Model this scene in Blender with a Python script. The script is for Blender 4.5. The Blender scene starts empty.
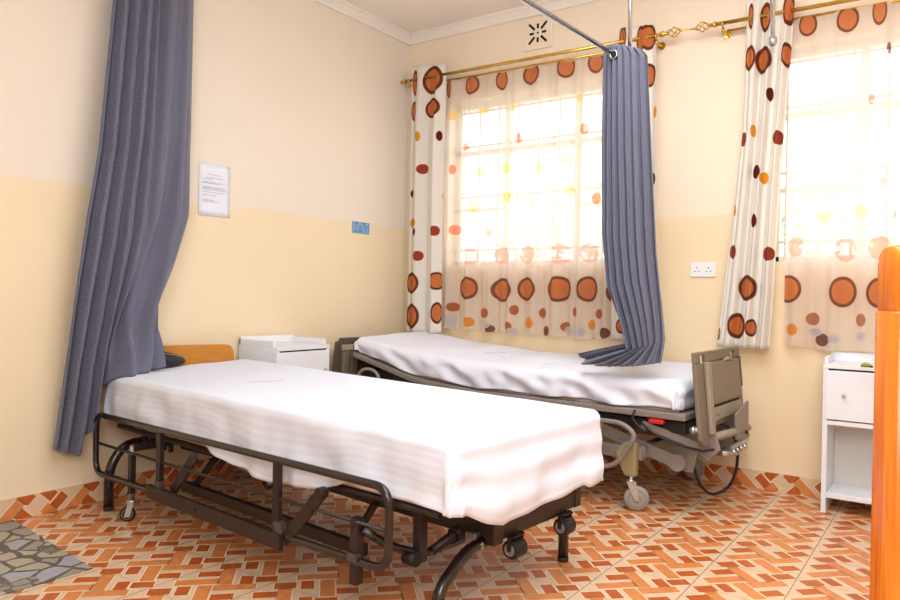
import bpy, bmesh, math, random
import numpy as np
from mathutils import Vector, Matrix
random.seed(7)
PI = math.pi
C = bpy.context.scene.collection
# ------------------------------------------------------------------ camera model
F, YAW, PIT, ROL = 722.83, 2.18729190, -0.00622160, 0.01826802
CAM = np.array([3.44378792, -4.27040616, 1.03756451])
_f = np.array([math.cos(PIT)*math.cos(YAW), math.cos(PIT)*math.sin(YAW), math.sin(PIT)])
_r = np.array([math.sin(YAW), -math.cos(YAW), 0.0]); _u = np.cross(_r, _f)
RT = _r*math.cos(ROL)+_u*math.sin(ROL); UP = np.cross(RT, _f)
def at(u, v, ax, val):
    """world point seen at photo pixel (u,v) on the plane ax=val (used to measure the room)"""
    d = _f+RT*(u-450)/F-UP*(v-300)/F; i = 'xyz'.index(ax)
    return Vector(CAM+d*(val-CAM[i])/d[i])
cd = bpy.data.cameras.new('camera'); cam = bpy.data.objects.new('camera', cd); C.objects.link(cam)
cd.sensor_width = 36; cd.lens = F/900*36; cd.clip_start = .05
M4 = Matrix.Identity(4)
for i in range(3):
    M4[i][0] = RT[i]; M4[i][1] = UP[i]; M4[i][2] = -_f[i]; M4[i][3] = CAM[i]
cam.matrix_world = M4
bpy.context.scene.camera = cam
sc = bpy.context.scene
sc.view_settings.view_transform = 'Standard'
sc.view_settings.look = 'None'
sc.view_settings.exposure = 0.22

# ------------------------------------------------------------------ materials
def lin(c):
    return tuple(((x/255)/12.92 if x/255 <= .04045 else ((x/255+.055)/1.055)**2.4) for x in c)+(1,)
def mat(name, rgb, rough=.6, metal=0, var=0, scale=20, bump=0, bscale=60, spec=.5, stretch=None, emit=None, coat=0):
    m = bpy.data.materials.new(name); m.use_nodes = True
    nt = m.node_tree; b = nt.nodes['Principled BSDF']; L = nt.links.new
    b.inputs['Base Color'].default_value = lin(rgb); b.inputs['Roughness'].default_value = rough
    b.inputs['Metallic'].default_value = metal; b.inputs['Specular IOR Level'].default_value = spec
    if coat: b.inputs['Coat Weight'].default_value = coat; b.inputs['Coat Roughness'].default_value = .15
    tc = nt.nodes.new('ShaderNodeTexCoord'); mp = nt.nodes.new('ShaderNodeMapping')
    L(tc.outputs['Object'], mp.inputs[0])
    if stretch: mp.inputs['Scale'].default_value = stretch
    n = nt.nodes.new('ShaderNodeTexNoise'); n.inputs['Scale'].default_value = scale; n.inputs['Detail'].default_value = 4
    L(mp.outputs[0], n.inputs['Vector'])
    if var:
        r = nt.nodes.new('ShaderNodeMapRange'); r.inputs[1].default_value = .3; r.inputs[2].default_value = .7
        r.inputs[3].default_value = 1-var; r.inputs[4].default_value = 1+var
        L(n.outputs[0], r.inputs[0])
        hv = nt.nodes.new('ShaderNodeHueSaturation'); hv.inputs['Color'].default_value = lin(rgb)
        L(r.outputs[0], hv.inputs['Value']); L(hv.outputs[0], b.inputs['Base Color'])
    if bump:
        n2 = nt.nodes.new('ShaderNodeTexNoise'); n2.inputs['Scale'].default_value = bscale; n2.inputs['Detail'].default_value = 3
        L(mp.outputs[0], n2.inputs['Vector'])
        bp = nt.nodes.new('ShaderNodeBump'); bp.inputs['Strength'].default_value = bump; bp.inputs['Distance'].default_value = .002
        L(n2.outputs[0], bp.inputs['Height']); L(bp.outputs[0], b.inputs['Normal'])
    if emit: b.inputs['Emission Color'].default_value = lin(rgb); b.inputs['Emission Strength'].default_value = emit
    return m

def wall_mat(name, upper, lower, zline):
    m = bpy.data.materials.new(name); m.use_nodes = True; nt = m.node_tree; L = nt.links.new; N = nt.nodes.new
    b = nt.nodes['Principled BSDF']; b.inputs['Roughness'].default_value = .55; b.inputs['Specular IOR Level'].default_value = .25
    g = N('ShaderNodeNewGeometry'); s = N('ShaderNodeSeparateXYZ'); L(g.outputs['Position'], s.inputs[0])
    n = N('ShaderNodeTexNoise'); n.inputs['Scale'].default_value = 3; n.inputs['Detail'].default_value = 5
    L(g.outputs['Position'], n.inputs['Vector'])
    a = N('ShaderNodeMath'); a.operation = 'MULTIPLY_ADD'; a.inputs[1].default_value = .05; L(n.outputs[0], a.inputs[0]); L(s.outputs[2], a.inputs[2])
    mr = N('ShaderNodeMapRange'); mr.inputs[1].default_value = zline+.015; mr.inputs[2].default_value = zline+.035; L(a.outputs[0], mr.inputs[0])
    mx = N('ShaderNodeMix'); mx.data_type = 'RGBA'; L(mr.outputs[0], mx.inputs[0]); mx.inputs[6].default_value = lin(lower); mx.inputs[7].default_value = lin(upper)
    n2 = N('ShaderNodeTexNoise'); n2.inputs['Scale'].default_value = 1.6; n2.inputs['Detail'].default_value = 6; L(g.outputs['Position'], n2.inputs['Vector'])
    r2 = N('ShaderNodeMapRange'); r2.inputs[3].default_value = .955; r2.inputs[4].default_value = 1.045; L(n2.outputs[0], r2.inputs[0])
    hv = N('ShaderNodeHueSaturation'); L(r2.outputs[0], hv.inputs['Value']); L(mx.outputs[2], hv.inputs['Color']); L(hv.outputs[0], b.inputs['Base Color'])
    n3 = N('ShaderNodeTexNoise'); n3.inputs['Scale'].default_value = 35; L(g.outputs['Position'], n3.inputs['Vector'])
    bp = N('ShaderNodeBump'); bp.inputs['Strength'].default_value = .12; bp.inputs['Distance'].default_value = .004; L(n3.outputs[0], bp.inputs['Height']); L(bp.outputs[0], b.inputs['Normal'])
    return m

def uv_fabric(name, rgb, groups, alpha=1.0, transl=.3, rough=.8, trans_tint=(255, 255, 255)):
    """fabric with printed dots. groups: list of (colour, [(u, v, ru, rv), ...]) in metres of the UV map"""
    m = bpy.data.materials.new(name); m.use_nodes = True; nt = m.node_tree; L = nt.links.new; N = nt.nodes.new
    for n in list(nt.nodes): nt.nodes.remove(n)
    out = N('ShaderNodeOutputMaterial'); uv = N('ShaderNodeUVMap'); uv.uv_map = 'uv'
    col = None; mask = None
    for rgbc, circ in groups:
        prev = None
        for (u, v, ru, rv) in circ:
            a = N('ShaderNodeVectorMath'); a.operation = 'MULTIPLY_ADD'; L(uv.outputs[0], a.inputs[0])
            a.inputs[1].default_value = (1/ru, 1/rv, 0); a.inputs[2].default_value = (-u/ru, -v/rv, 0)
            l = N('ShaderNodeVectorMath'); l.operation = 'LENGTH'; L(a.outputs[0], l.inputs[0])
            if prev is None: prev = l.outputs['Value']
            else:
                mn = N('ShaderNodeMath'); mn.operation = 'MINIMUM'; L(prev, mn.inputs[0]); L(l.outputs['Value'], mn.inputs[1]); prev = mn.outputs[0]
        lt = N('ShaderNodeMapRange'); lt.inputs[1].default_value = .97; lt.inputs[2].default_value = 1.03; lt.inputs[3].default_value = 1; lt.inputs[4].default_value = 0
        L(prev, lt.inputs[0])
        mx = N('ShaderNodeMix'); mx.data_type = 'RGBA'; L(lt.outputs[0], mx.inputs[0])
        if col is None: mx.inputs[6].default_value = lin(rgb)
        else: L(col, mx.inputs[6])
        mx.inputs[7].default_value = lin(rgbc); col = mx.outputs[2]
        if mask is None: mask = lt.outputs[0]
        else:
            q = N('ShaderNodeMath'); q.operation = 'MAXIMUM'; L(mask, q.inputs[0]); L(lt.outputs[0], q.inputs[1]); mask = q.outputs[0]
    d = N('ShaderNodeBsdfDiffuse'); t = N('ShaderNodeBsdfTranslucent'); L(col, d.inputs[0]); L(col, t.inputs[0])
    ms = N('ShaderNodeMixShader'); ms.inputs[0].default_value = transl; L(d.outputs[0], ms.inputs[1]); L(t.outputs[0], ms.inputs[2])
    last = ms.outputs[0]
    if alpha < 1:
        tr = N('ShaderNodeBsdfTransparent'); m2 = N('ShaderNodeMixShader')
        mr = N('ShaderNodeMapRange'); mr.inputs[3].default_value = alpha; mr.inputs[4].default_value = min(1, alpha+.22); L(mask, mr.inputs[0])
        L(mr.outputs[0], m2.inputs[0]); L(tr.outputs[0], m2.inputs[1]); L(last, m2.inputs[2]); last = m2.outputs[0]
    L(last, out.inputs[0])
    return m

def stripe_sheet_mat(name, rgb, axis):
    m = mat(name, rgb, .75, var=.015, scale=6, bump=.25, bscale=25, spec=.15)
    return m

def add_stripes(m, ang, period, depth):
    """woven satin stripes that run along the bed"""
    nt = m.node_tree; L = nt.links.new; N = nt.nodes.new; b = nt.nodes['Principled BSDF']
    g = N('ShaderNodeUVMap'); g.uv_map = 'uv'; d = N('ShaderNodeVectorMath'); d.operation = 'DOT_PRODUCT'; L(g.outputs[0], d.inputs[0])
    d.inputs[1].default_value = (0, 1, 0)
    a = N('ShaderNodeMath'); a.operation = 'MULTIPLY'; a.inputs[1].default_value = 2*PI/period; L(d.outputs['Value'], a.inputs[0])
    si = N('ShaderNodeMath'); si.operation = 'SINE'; L(a.outputs[0], si.inputs[0])
    sx = N('ShaderNodeSeparateXYZ'); L(g.outputs[0], sx.inputs[0]); ml = N('ShaderNodeMapRange'); ml.inputs[1].default_value = 2.15; ml.inputs[2].default_value = 2.2; ml.inputs[3].default_value = 1-depth; ml.inputs[4].default_value = 1; L(sx.outputs[0], ml.inputs[0])
    r = N('ShaderNodeMapRange'); r.inputs[1].default_value = -.4; r.inputs[2].default_value = .4; L(ml.outputs[0], r.inputs[3]); r.inputs[4].default_value = 1; L(si.outputs[0], r.inputs[0])
    hv = N('ShaderNodeHueSaturation'); L(r.outputs[0], hv.inputs['Value'])
    src = b.inputs['Base Color'].links[0].from_socket; L(src, hv.inputs['Color']); L(hv.outputs[0], b.inputs['Base Color'])
# ------------------------------------------------------------------ mesh builder
class MB:
    def __init__(s): s.v = []; s.f = []; s.mi = []; s.sm = []
    def add(s, vs, fs, mi=0, smooth=False):
        o = len(s.v); s.v += [tuple(v) for v in vs]; s.f += [tuple(i+o for i in f) for f in fs]
        s.mi += [mi]*len(fs); s.sm += [smooth]*len(fs); return s
    def obox(s, c, ax, ay, az, mi=0):
        """box centred c with half-axis vectors"""
        c, ax, ay, az = map(Vector, (c, ax, ay, az))
        vs = [c+i*ax+j*ay+k*az for i in (-1, 1) for j in (-1, 1) for k in (-1, 1)]
        fs = [(0, 1, 3, 2), (4, 6, 7, 5), (0, 4, 5, 1), (2, 3, 7, 6), (0, 2, 6, 4), (1, 5, 7, 3)]
        return s.add(vs, fs, mi)
    def box(s, x0, x1, y0, y1, z0, z1, mi=0):
        return s.obox(((x0+x1)/2, (y0+y1)/2, (z0+z1)/2), (abs(x1-x0)/2, 0, 0), (0, abs(y1-y0)/2, 0), (0, 0, abs(z1-z0)/2), mi)
    def beam(s, a, b, w, h, up=(0, 0, 1), mi=0):
        a, b = Vector(a), Vector(b); d = (b-a); L = d.length; d.normalize()
        up = Vector(up); side = d.cross(up).normalized(); up2 = side.cross(d)
        return s.obox((a+b)/2, d*L/2, side*w/2, up2*h/2, mi)
    def tube(s, pts, r, n=10, mi=0, cap=True, closed=False):
        pts = [Vector(p) for p in pts]; N = len(pts)
        rr = r if isinstance(r, (list, tuple)) else [r]*N
        def tan(i):
            if closed: return (pts[(i+1) % N]-pts[i-1]).normalized()
            return (pts[min(i+1, N-1)]-pts[max(i-1, 0)]).normalized()
        t = tan(0); nrm = t.orthogonal().normalized(); vs = []; fs = []
        for i in range(N):
            t2 = tan(i); nrm = (nrm-t2*nrm.dot(t2)).normalized(); bn = t2.cross(nrm)
            for k in range(n):
                a = 2*PI*k/n; vs.append(pts[i]+(nrm*math.cos(a)+bn*math.sin(a))*rr[i])
        for i in range(N if closed else N-1):
            j = (i+1) % N
            for k in range(n): fs.append((i*n+k, i*n+(k+1) % n, j*n+(k+1) % n, j*n+k))
        s.add(vs, fs, mi, True)
        if cap and not closed:
            o = len(s.v)-len(vs)
            s.f.append(tuple(o+k for k in reversed(range(n)))); s.f.append(tuple(o+(N-1)*n+k for k in range(n)))
            s.mi += [mi]*2; s.sm += [False]*2
        return s
    def cyl(s, a, b, r, n=16, mi=0): return s.tube([a, b], r, n, mi)
    def lathe(s, prof, c, axis=(0, 0, 1), n=20, mi=0):
        """prof: [(r, h)...] along axis from c"""
        ax = Vector(axis).normalized(); u = ax.orthogonal().normalized(); v = ax.cross(u); c = Vector(c); vs = []; fs = []
        for (r, h) in prof:
            for k in range(n):
                a = 2*PI*k/n; vs.append(c+ax*h+(u*math.cos(a)+v*math.sin(a))*max(r, 1e-4))
        for i in range(len(prof)-1):
            for k in range(n): fs.append((i*n+k, i*n+(k+1) % n, (i+1)*n+(k+1) % n, (i+1)*n+k))
        return s.add(vs, fs, mi, True)
    def sphere(s, c, r, n=12, mi=0, sz=1):
        prof = [(r*math.sin(PI*i/n), -r*sz*math.cos(PI*i/n)) for i in range(n+1)]
        return s.lathe(prof, c, (0, 0, 1), n*2, mi)
    def prism(s, poly, ext, mi=0):
        """poly: list of 3D points, extruded by vector ext"""
        poly = [Vector(p) for p in poly]; n = len(poly); e = Vector(ext)
        vs = poly+[p+e for p in poly]
        fs = [tuple(reversed(range(n))), tuple(range(n, 2*n))]+[(i, (i+1) % n, n+(i+1) % n, n+i) for i in range(n)]
        return s.add(vs, fs, mi)
    def grid(s, P, mi=0, smooth=True):
        """P[i][j] points"""
        ni, nj = len(P), len(P[0]); vs = [p for r in P for p in r]
        return s.add(vs, [(i*nj+j, i*nj+j+1, (i+1)*nj+j+1, (i+1)*nj+j) for i in range(ni-1) for j in range(nj-1)], mi, smooth)
    def build(s, name, mats, parent=None, bevel=0, solid=0, uvs=None, subsurf=0):
        me = bpy.data.meshes.new(name); me.from_pydata(s.v, [], s.f)
        if not isinstance(mats, (list, tuple)): mats = [mats]
        for m in mats: me.materials.append(m)
        me.polygons.foreach_set('material_index', s.mi); me.polygons.foreach_set('use_smooth', s.sm)
        if uvs is not None:
            lay = me.uv_layers.new(name='uv')
            for l in me.loops: lay.data[l.index].uv = uvs[l.vertex_index]
        bm = bmesh.new(); bm.from_mesh(me); bmesh.ops.recalc_face_normals(bm, faces=bm.faces); bm.to_mesh(me); bm.free()
        o = bpy.data.objects.new(name, me); C.objects.link(o)
        if solid: k = o.modifiers.new('s', 'SOLIDIFY'); k.thickness = solid; k.offset = 0
        if bevel: k = o.modifiers.new('b', 'BEVEL'); k.width = bevel; k.segments = 2; k.limit_method = 'ANGLE'; k.angle_limit = .7
        if subsurf: k = o.modifiers.new('ss', 'SUBSURF'); k.levels = k.render_levels = subsurf
        if parent is not None:
            o.parent = parent
            o.matrix_parent_inverse = parent_mw(parent).inverted()
        return o
def parent_mw(o):
    m = o.matrix_basis.copy()
    if o.parent: m = parent_mw(o.parent) @ o.matrix_parent_inverse @ m
    return m
def tag(o, label=None, cat=None, group=None, kind=None):
    if label: o['label'] = label
    if cat: o['category'] = cat
    if group: o['group'] = group
    if kind: o['kind'] = kind
    return o
def thing(name, label, cat, loc=(0, 0, 0), group=None):
    o = bpy.data.objects.new(name, None); o.empty_display_size = .1; C.objects.link(o); o.location = loc
    return tag(o, label, cat, group)
def struct(o): o['kind'] = 'structure'; return o
def arc(c, u, v, r, a0, a1, n=7):
    c, u, v = Vector(c), Vector(u), Vector(v)
    return [c+u*r*math.cos(a0+(a1-a0)*i/n)+v*r*math.sin(a0+(a1-a0)*i/n) for i in range(n+1)]
def rounded(pts, r, n=6, closed=False):
    """round the corners of a polyline"""
    pts = [Vector(p) for p in pts]; out = []; N = len(pts)
    for i, p in enumerate(pts):
        if not closed and i in (0, N-1): out.append(p); continue
        a = (pts[i-1]-p); b = (pts[(i+1) % N]-p); ra = min(r, a.length*.49, b.length*.49)
        a = p+a.normalized()*ra; b = p+b.normalized()*ra
        for k in range(n+1):
            t = k/n; out.append(a*(1-t)**2+p*2*t*(1-t)+b*t*t)
    return out
class Fr:
    def __init__(s, O, deg):
        th = math.radians(deg); s.O = Vector(O); s.U = Vector((math.cos(th), -math.sin(th), 0)); s.V = Vector((math.sin(th), math.cos(th), 0))
    def __call__(s, a, b, z): return s.O+s.U*a+s.V*b+Vector((0, 0, z))
Z = Vector((0, 0, 1))

M = dict(
    ceil=mat('ceiling_paint', (246, 240, 232), .8, var=.02, scale=3),
    cornice=mat('cornice_paint', (240, 234, 226), .6),
    wl=wall_mat('wall_left_paint', (234, 222, 206), (238, 218, 184), 1.53),
    wb=wall_mat('wall_back_paint', (240, 222, 198), (240, 216, 178), 1.52),
    wo=mat('wall_plain_paint', (226, 218, 202), .7, var=.03, scale=2),
    grout=mat('tile_cream', (222, 190, 158), .33, var=.06, scale=30, spec=.5),
    t_edge=mat('tile_pale_line', (242, 218, 180), .33, spec=.5),
    t_or=mat('tile_orange', (214, 134, 76), .3, var=.10, scale=25, spec=.5),
    t_dk=mat('tile_rust', (186, 92, 36), .3, var=.14, scale=18, spec=.5),
    t_jt=mat('tile_joint', (120, 100, 80), .8),
    joint2=mat('tile_joint_faint', (170, 140, 112), .8),
    black=mat('black_brown_enamel', (28, 20, 19), .25, var=.15, scale=12, spec=.6, coat=.2),
    black2=mat('brown_frame_paint', (40, 27, 25), .42, var=.2, scale=10),
    rubber=mat('black_rubber', (22, 22, 22), .55),
    steel=mat('galvanised_steel', (190, 190, 188), .3, .9, var=.08, scale=40),
    chrome=mat('chrome_tube', (200, 202, 206), .22, 1.0),
    brass=mat('brass', (214, 176, 84), .25, .95, var=.08, scale=30),
    sheet=mat('white_cotton', (230, 234, 246), .8, var=.01, scale=5, bump=.3, bscale=18, spec=.1),
    sheet2=mat('white_cotton_far', (230, 232, 243), .8, var=.02, scale=5, bump=.35, bscale=16, spec=.1),
    mattress=mat('mattress_cover', (220, 190, 180), .8),
    mark=mat('faded_sheet_print', (196, 196, 204), .8),
    mark2=mat('faded_sheet_print_dark', (160, 156, 158), .8),
    taupe=mat('taupe_plastic', (122, 109, 92), .45, var=.05, scale=8),
    taupe_l=mat('light_taupe_plastic', (150, 138, 120), .42, var=.04, scale=8),
    taupe_d=mat('dark_taupe_plastic', (84, 74, 62), .5, var=.05, scale=8),
    arm=mat('warm_grey_metal', (134, 123, 116), .4, var=.08, scale=10),
    khaki=mat('khaki_metal', (156, 140, 100), .4, var=.06, scale=10),
    dark=mat('dark_plastic', (34, 32, 32), .5),
    red=mat('red_plastic', (220, 40, 30), .35),
    wheelg=mat('grey_rubber', (150, 144, 134), .5),
    wood=mat('varnished_wood', (196, 128, 46), .3, var=.12, scale=6, stretch=(2, 2, 14), spec=.5),
    white=mat('white_enamel', (232, 233, 238), .35, var=.02, scale=4),
    white_in=mat('white_inner', (214, 208, 198), .5, var=.03, scale=4),
    gap=mat('black_gap', (18, 16, 15), .8),
    paper=mat('paper_white', (232, 234, 244), .7),
    ink=mat('pale_ink', (150, 152, 170), .8),
    blue=mat('blue_print', (118, 164, 204), .5, var=.2, scale=90),
    blue_d=mat('dark_blue_print', (54, 100, 140), .6),
    blue_l=mat('pale_blue_print', (160, 204, 220), .6),
    plast=mat('socket_white', (240, 238, 236), .3),
    frame=mat('window_frame_paint', (226, 216, 200), .5),
    bar=mat('burglar_bar_paint', (214, 206, 196), .5),
    joint=mat('worn_joint_metal', (92, 80, 76), .45, .4),
    leaf=mat('leaf_green', (176, 200, 160), .7, var=.3, scale=4),
    yellow=mat('yellow_green_plastic', (170, 170, 40), .4),
    bag=mat('black_vinyl', (30, 27, 26), .38, var=.2, scale=20),
)
def glass_mat():
    m = bpy.data.materials.new('window_glass'); m.use_nodes = True; nt = m.node_tree; L = nt.links.new
    for n in list(nt.nodes): nt.nodes.remove(n)
    o = nt.nodes.new('ShaderNodeOutputMaterial'); t = nt.nodes.new('ShaderNodeBsdfTransparent'); g = nt.nodes.new('ShaderNodeBsdfGlossy')
    g.inputs['Roughness'].default_value = .03; x = nt.nodes.new('ShaderNodeMixShader'); x.inputs[0].default_value = .05
    L(t.outputs[0], x.inputs[1]); L(g.outputs[0], x.inputs[2]); L(x.outputs[0], o.inputs[0]); return m
M['glass'] = glass_mat()
def grey_fabric():
    m = bpy.data.materials.new('slate_woven_fabric'); m.use_nodes = True; nt = m.node_tree; L = nt.links.new; N = nt.nodes.new
    b = nt.nodes['Principled BSDF']; b.inputs['Roughness'].default_value = .75; b.inputs['Sheen Weight'].default_value = .3; b.inputs['Specular IOR Level'].default_value = .2
    uv = N('ShaderNodeUVMap'); uv.uv_map = 'uv'; mp = N('ShaderNodeMapping'); mp.inputs['Rotation'].default_value = (0, 0, .6); mp.inputs['Scale'].default_value = (330, 170, 1)
    L(uv.outputs[0], mp.inputs[0]); n = N('ShaderNodeTexNoise'); n.inputs['Scale'].default_value = 1; n.inputs['Detail'].default_value = 3; L(mp.outputs[0], n.inputs['Vector'])
    cr = N('ShaderNodeValToRGB'); cr.color_ramp.elements[0].position = .35; cr.color_ramp.elements[0].color = lin((82, 83, 100))
    cr.color_ramp.elements[1].position = .65; cr.color_ramp.elements[1].color = lin((118, 118, 137)); L(n.outputs[0], cr.inputs[0]); L(cr.outputs[0], b.inputs['Base Color'])
    bp = N('ShaderNodeBump'); bp.inputs['Strength'].default_value = .3; bp.inputs['Distance'].default_value = .001; L(n.outputs[0], bp.inputs['Height']); L(bp.outputs[0], b.inputs['Normal'])
    return m
M['slate'] = grey_fabric()

# ------------------------------------------------------------------ room shell
RX, RY, H = 4.6, -5.6, 2.98
# tile pattern: rectangles in the 45-degree frame p=(X-Y)/sqrt2, r=(X+Y)/sqrt2 (cm); repeats on the 30 cm tile
k0 = .982
def kk(v, c): return c+(v-c)*k0
TP, TR_ = 265.0, -115.0
rects = []
for (p0, p1, r0, r1, c) in [(244.5, 259.6, -118.7, -113.6, 2), (259.4, 274.6, -125.6, -120.2, 2), (259.8, 265.1, -119.9, -104.8, 2), (275, 280.4, -112.4, -97.1, 2),
                            (267.7, 273, -119.8, -111.7, 3), (267.9, 273.2, -105.4, -97.2, 3), (253.6, 259, -105.7, -97.6, 3), (238.8, 244.4, -120.2, -112.1, 3),
                            (252.2, 260, -111.2, -106.3, 3), (281.2, 289.1, -110.8, -105.8, 3)]:
    rects.append((kk(p0, TP)/100, kk(p1, TP)/100, kk(r0, TR_)/100+.0255, kk(r1, TR_)/100+.0255, c))
TS = .3003; TX0 = .256; TYJ = -2.818
S2 = 2**-.5
def clip(poly, x0, x1, y0, y1):
    for ax, val, sg in ((0, x0, 1), (0, x1, -1), (1, y0, 1), (1, y1, -1)):
        out = []
        for i in range(len(poly)):
            a, b = poly[i-1], poly[i]; da, db = (a[ax]-val)*sg, (b[ax]-val)*sg
            if da >= 0: out.append(a)
            if (da > 0 and db < 0) or (da < 0 and db > 0):
                t = da/(da-db); out.append((a[0]+(b[0]-a[0])*t, a[1]+(b[1]-a[1])*t))
            elif da < 0 and db == 0: pass
        poly = out
        if len(poly) < 3: return None
    return poly
def tiles(mb, x0, x1, y0, y1, place):
    """printed bars over area; place(x, y, h) -> 3D point"""
    i0, i1 = int(math.floor((x0-2.66)/TS))-2, int(math.ceil((x1-2.66)/TS))+2
    j0, j1 = int(math.floor((y0+2.836)/TS))-2, int(math.ceil((y1+2.836)/TS))+2
    for i in range(i0, i1+1):
        for j in range(j0, j1+1):
            dx, dy = i*TS, j*TS
            for (p0, p1, r0, r1, c) in rects:
                for (e, h, ci) in ((.0022, .0003, 1), (-.0016, .0006, c)):
                    q = [(p0-e, r0-e), (p1+e, r0-e), (p1+e, r1+e), (p0-e, r1+e)]
                    # tile centre offset: wrap
                    poly = [((p+r)*S2+dx, (r-p)*S2+dy) for p, r in q]
                    if max(a[0] for a in poly) < x0 or min(a[0] for a in poly) > x1 or max(a[1] for a in poly) < y0 or min(a[1] for a in poly) > y1: continue
                    poly = clip(poly, x0, x1, y0, y1)
                    if poly: mb.add([place(a, b, h) for a, b in poly], [tuple(range(len(poly)))], ci)
fm = MB(); fm.add([(0, RY, 0), (RX, RY, 0), (RX, 0, 0), (0, 0, 0)], [(0, 1, 2, 3)], 0)
tiles(fm, 0, RX, RY, 0, lambda x, y, h: (x, y, h))
xj = .2546
while xj < RX:
    if xj > .01: fm.add([(xj-.0012, RY, .0009), (xj+.0012, RY, .0009), (xj+.0012, 0, .0009), (xj-.0012, 0, .0009)], [(0, 1, 2, 3)], 4)
    xj += TS
yj = TYJ-TS*9
while yj < 0:
    fm.add([(0, yj-.0006, .0008), (RX, yj-.0006, .0008), (RX, yj+.0006, .0008), (0, yj+.0006, .0008)], [(0, 1, 2, 3)], 5); yj += TS
tm = [M['grout'], M['t_edge'], M['t_or'], M['t_dk'], M['t_jt'], M['joint2']]
struct(fm.build('floor', tm))
# skirting made of cut tiles
HB = .098
b = MB(); b.box(0, RX, -.012, 0, 0, HB)
tiles(b, .012, RX, .092, HB+.092, lambda x, y, h: (x, -.012-h, y-.092))
struct(b.build('baseboard_back', tm))
b = MB(); b.box(0, .012, RY, 0, 0, HB)
tiles(b, 0.012, -RY, .092, HB+.092, lambda x, y, h: (.012+h, -x, y-.092))
struct(b.build('baseboard_left', tm))
# walls
b = MB(); b.box(-.15, 0, RY, .2, 0, H); struct(b.build('wall_left', M['wl']))
W1 = (.385, 1.80, 1.245, 2.43); W2 = (2.56, 4.00, 1.245, 2.43)
b = MB()
xs = [-.0, W1[0], W1[1], W2[0], W2[1], RX]
b.box(xs[0], xs[1], 0, .2, 0, H); b.box(xs[2], xs[3], 0, .2, 0, H); b.box(xs[4], xs[5], 0, .2, 0, H)
for w in (W1, W2): b.box(w[0], w[1], 0, .2, 0, w[2]); b.box(w[0], w[1], 0, .2, w[3], H)
struct(b.build('wall_back', M['wb']))
b = MB(); b.box(RX, RX+.15, RY, .2, 0, H); struct(b.build('wall_right', M['wo']))
b = MB(); b.box(-.15, RX+.15, RY-.15, RY, 0, H); struct(b.build('wall_front', M['wo']))
b = MB(); b.box(-.15, RX+.15, RY-.15, .2, H, H+.1); struct(b.build('ceiling', M['ceil']))
def cornice(name, pts_fn, L):
    prof = [(0, 0), (.012, .0), (.02, .018), (.045, .045), (.06, .052), (.062, .06), (0, .06)]
    b = MB(); vs = []
    for t in (0, L):
        for (o, z) in prof: vs.append(pts_fn(t, o, H-.06+z))
    n = len(prof); b.add(vs, [(i, (i+1) % n, n+(i+1) % n, n+i) for i in range(n)]+[tuple(range(n)), tuple(range(n, 2*n))])
    struct(b.build(name, M['cornice']))
cornice('trim_1', lambda t, o, z: (o, -t, z), -RY)
cornice('trim_2', lambda t, o, z: (t, -o, z), RX)

# windows
def window(n, w):
    x0, x1, z0, z1 = w
    r = struct(bpy.data.objects.new('window_%d' % n, None)); C.objects.link(r); r.location = ((x0+x1)/2, .1, z0)
    f = MB(); fw = .045; y0, y1 = .09, .13
    f.box(x0, x1, y0, y1, z0, z0+fw); f.box(x0, x1, y0, y1, z1-fw, z1); f.box(x0, x0+fw, y0, y1, z0, z1); f.box(x1-fw, x1, y0, y1, z0, z1)
    W = x1-x0
    for m in (x0+W*.31, x0+W*.69): f.box(m-.022, m+.022, y0-.005, y1, z0, z1)
    zt = z1-.36
    f.box(x0, x1, y0, y1, zt-.018, zt+.018)
    f.box(x0, x0+W*.31, y0, y1, z0+.40, z0+.425); f.box(x0+W*.69, x1, y0, y1, z0+.40, z0+.425)
    f.build('window_frame', M['frame'], r, bevel=.003)
    g = MB(); g.box(x0+.02, x1-.02, .108, .112, z0+.02, z1-.02); g.build('pane', M['glass'], r)
    b = MB(); y = .05
    nb = 9
    for i in range(nb):
        x = x0+W*(i+.5)/nb; b.box(x-.006, x+.006, y-.004, y+.004, z0, z1)
    for z in (z0+.12, z0+.5, z0+.86, z1-.08): b.box(x0, x1, y-.006, y+.006, z-.008, z+.008)
    b.build('burglar_bar', M['bar'], r)
    s = MB(); s.box(x0, x1, .0, .2, z0-.0, z0+.012); s.build('sill', M['frame'], r)
window(1, W1); window(2, W2)
# outside
b = MB(); b.box(-14, 18, .3, 26, -.6, -.4)
struct(b.build('ground_outside', mat('outside_ground', (200, 190, 170), .9, var=.1, scale=1)))
def bush(x, y, rx, rz, label):
    t = thing('garden_shrub', label, 'shrub', (x, y, -.4))
    b = MB(); rnd = random.Random(int(x*10)+5)
    for i in range(700):
        a, c = rnd.uniform(0, 2*PI), rnd.uniform(-.6, 1); s = math.sqrt(max(0, 1-c*c)); k = rnd.uniform(.7, 1.05)
        p = Vector((x+rx*k*s*math.cos(a), y+rx*.7*k*s*math.sin(a), rz*.9+rz*k*c))
        d = Vector((rnd.uniform(-1, 1), rnd.uniform(-1, 1), rnd.uniform(-.6, 1))).normalized(); e = d.orthogonal().normalized(); L_ = rnd.uniform(.14, .26)
        b.add([p, p+d*L_*.5+e*L_*.25, p+d*L_, p+d*L_*.5-e*L_*.25], [(0, 1, 2, 3)])
    b.build('foliage', M['leaf'], t)
    s = MB(); s.tube([(x, y, -.4), (x+.05, y, rz*.5), (x, y, rz)], [.09, .07, .03], 8); s.build('trunk', M['wood'], t)
bush(-1.6, 6.5, 1.5, 1.5, 'pale green leafy shrub seen faintly through the left window')
bush(2.0, 5.2, 1.0, 1.3, 'pale green leafy shrub seen through left edge of the right window')
bush(4.3, 8.5, 1.4, 1.7, 'pale green leafy shrub seen through middle of the right window')

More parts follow.
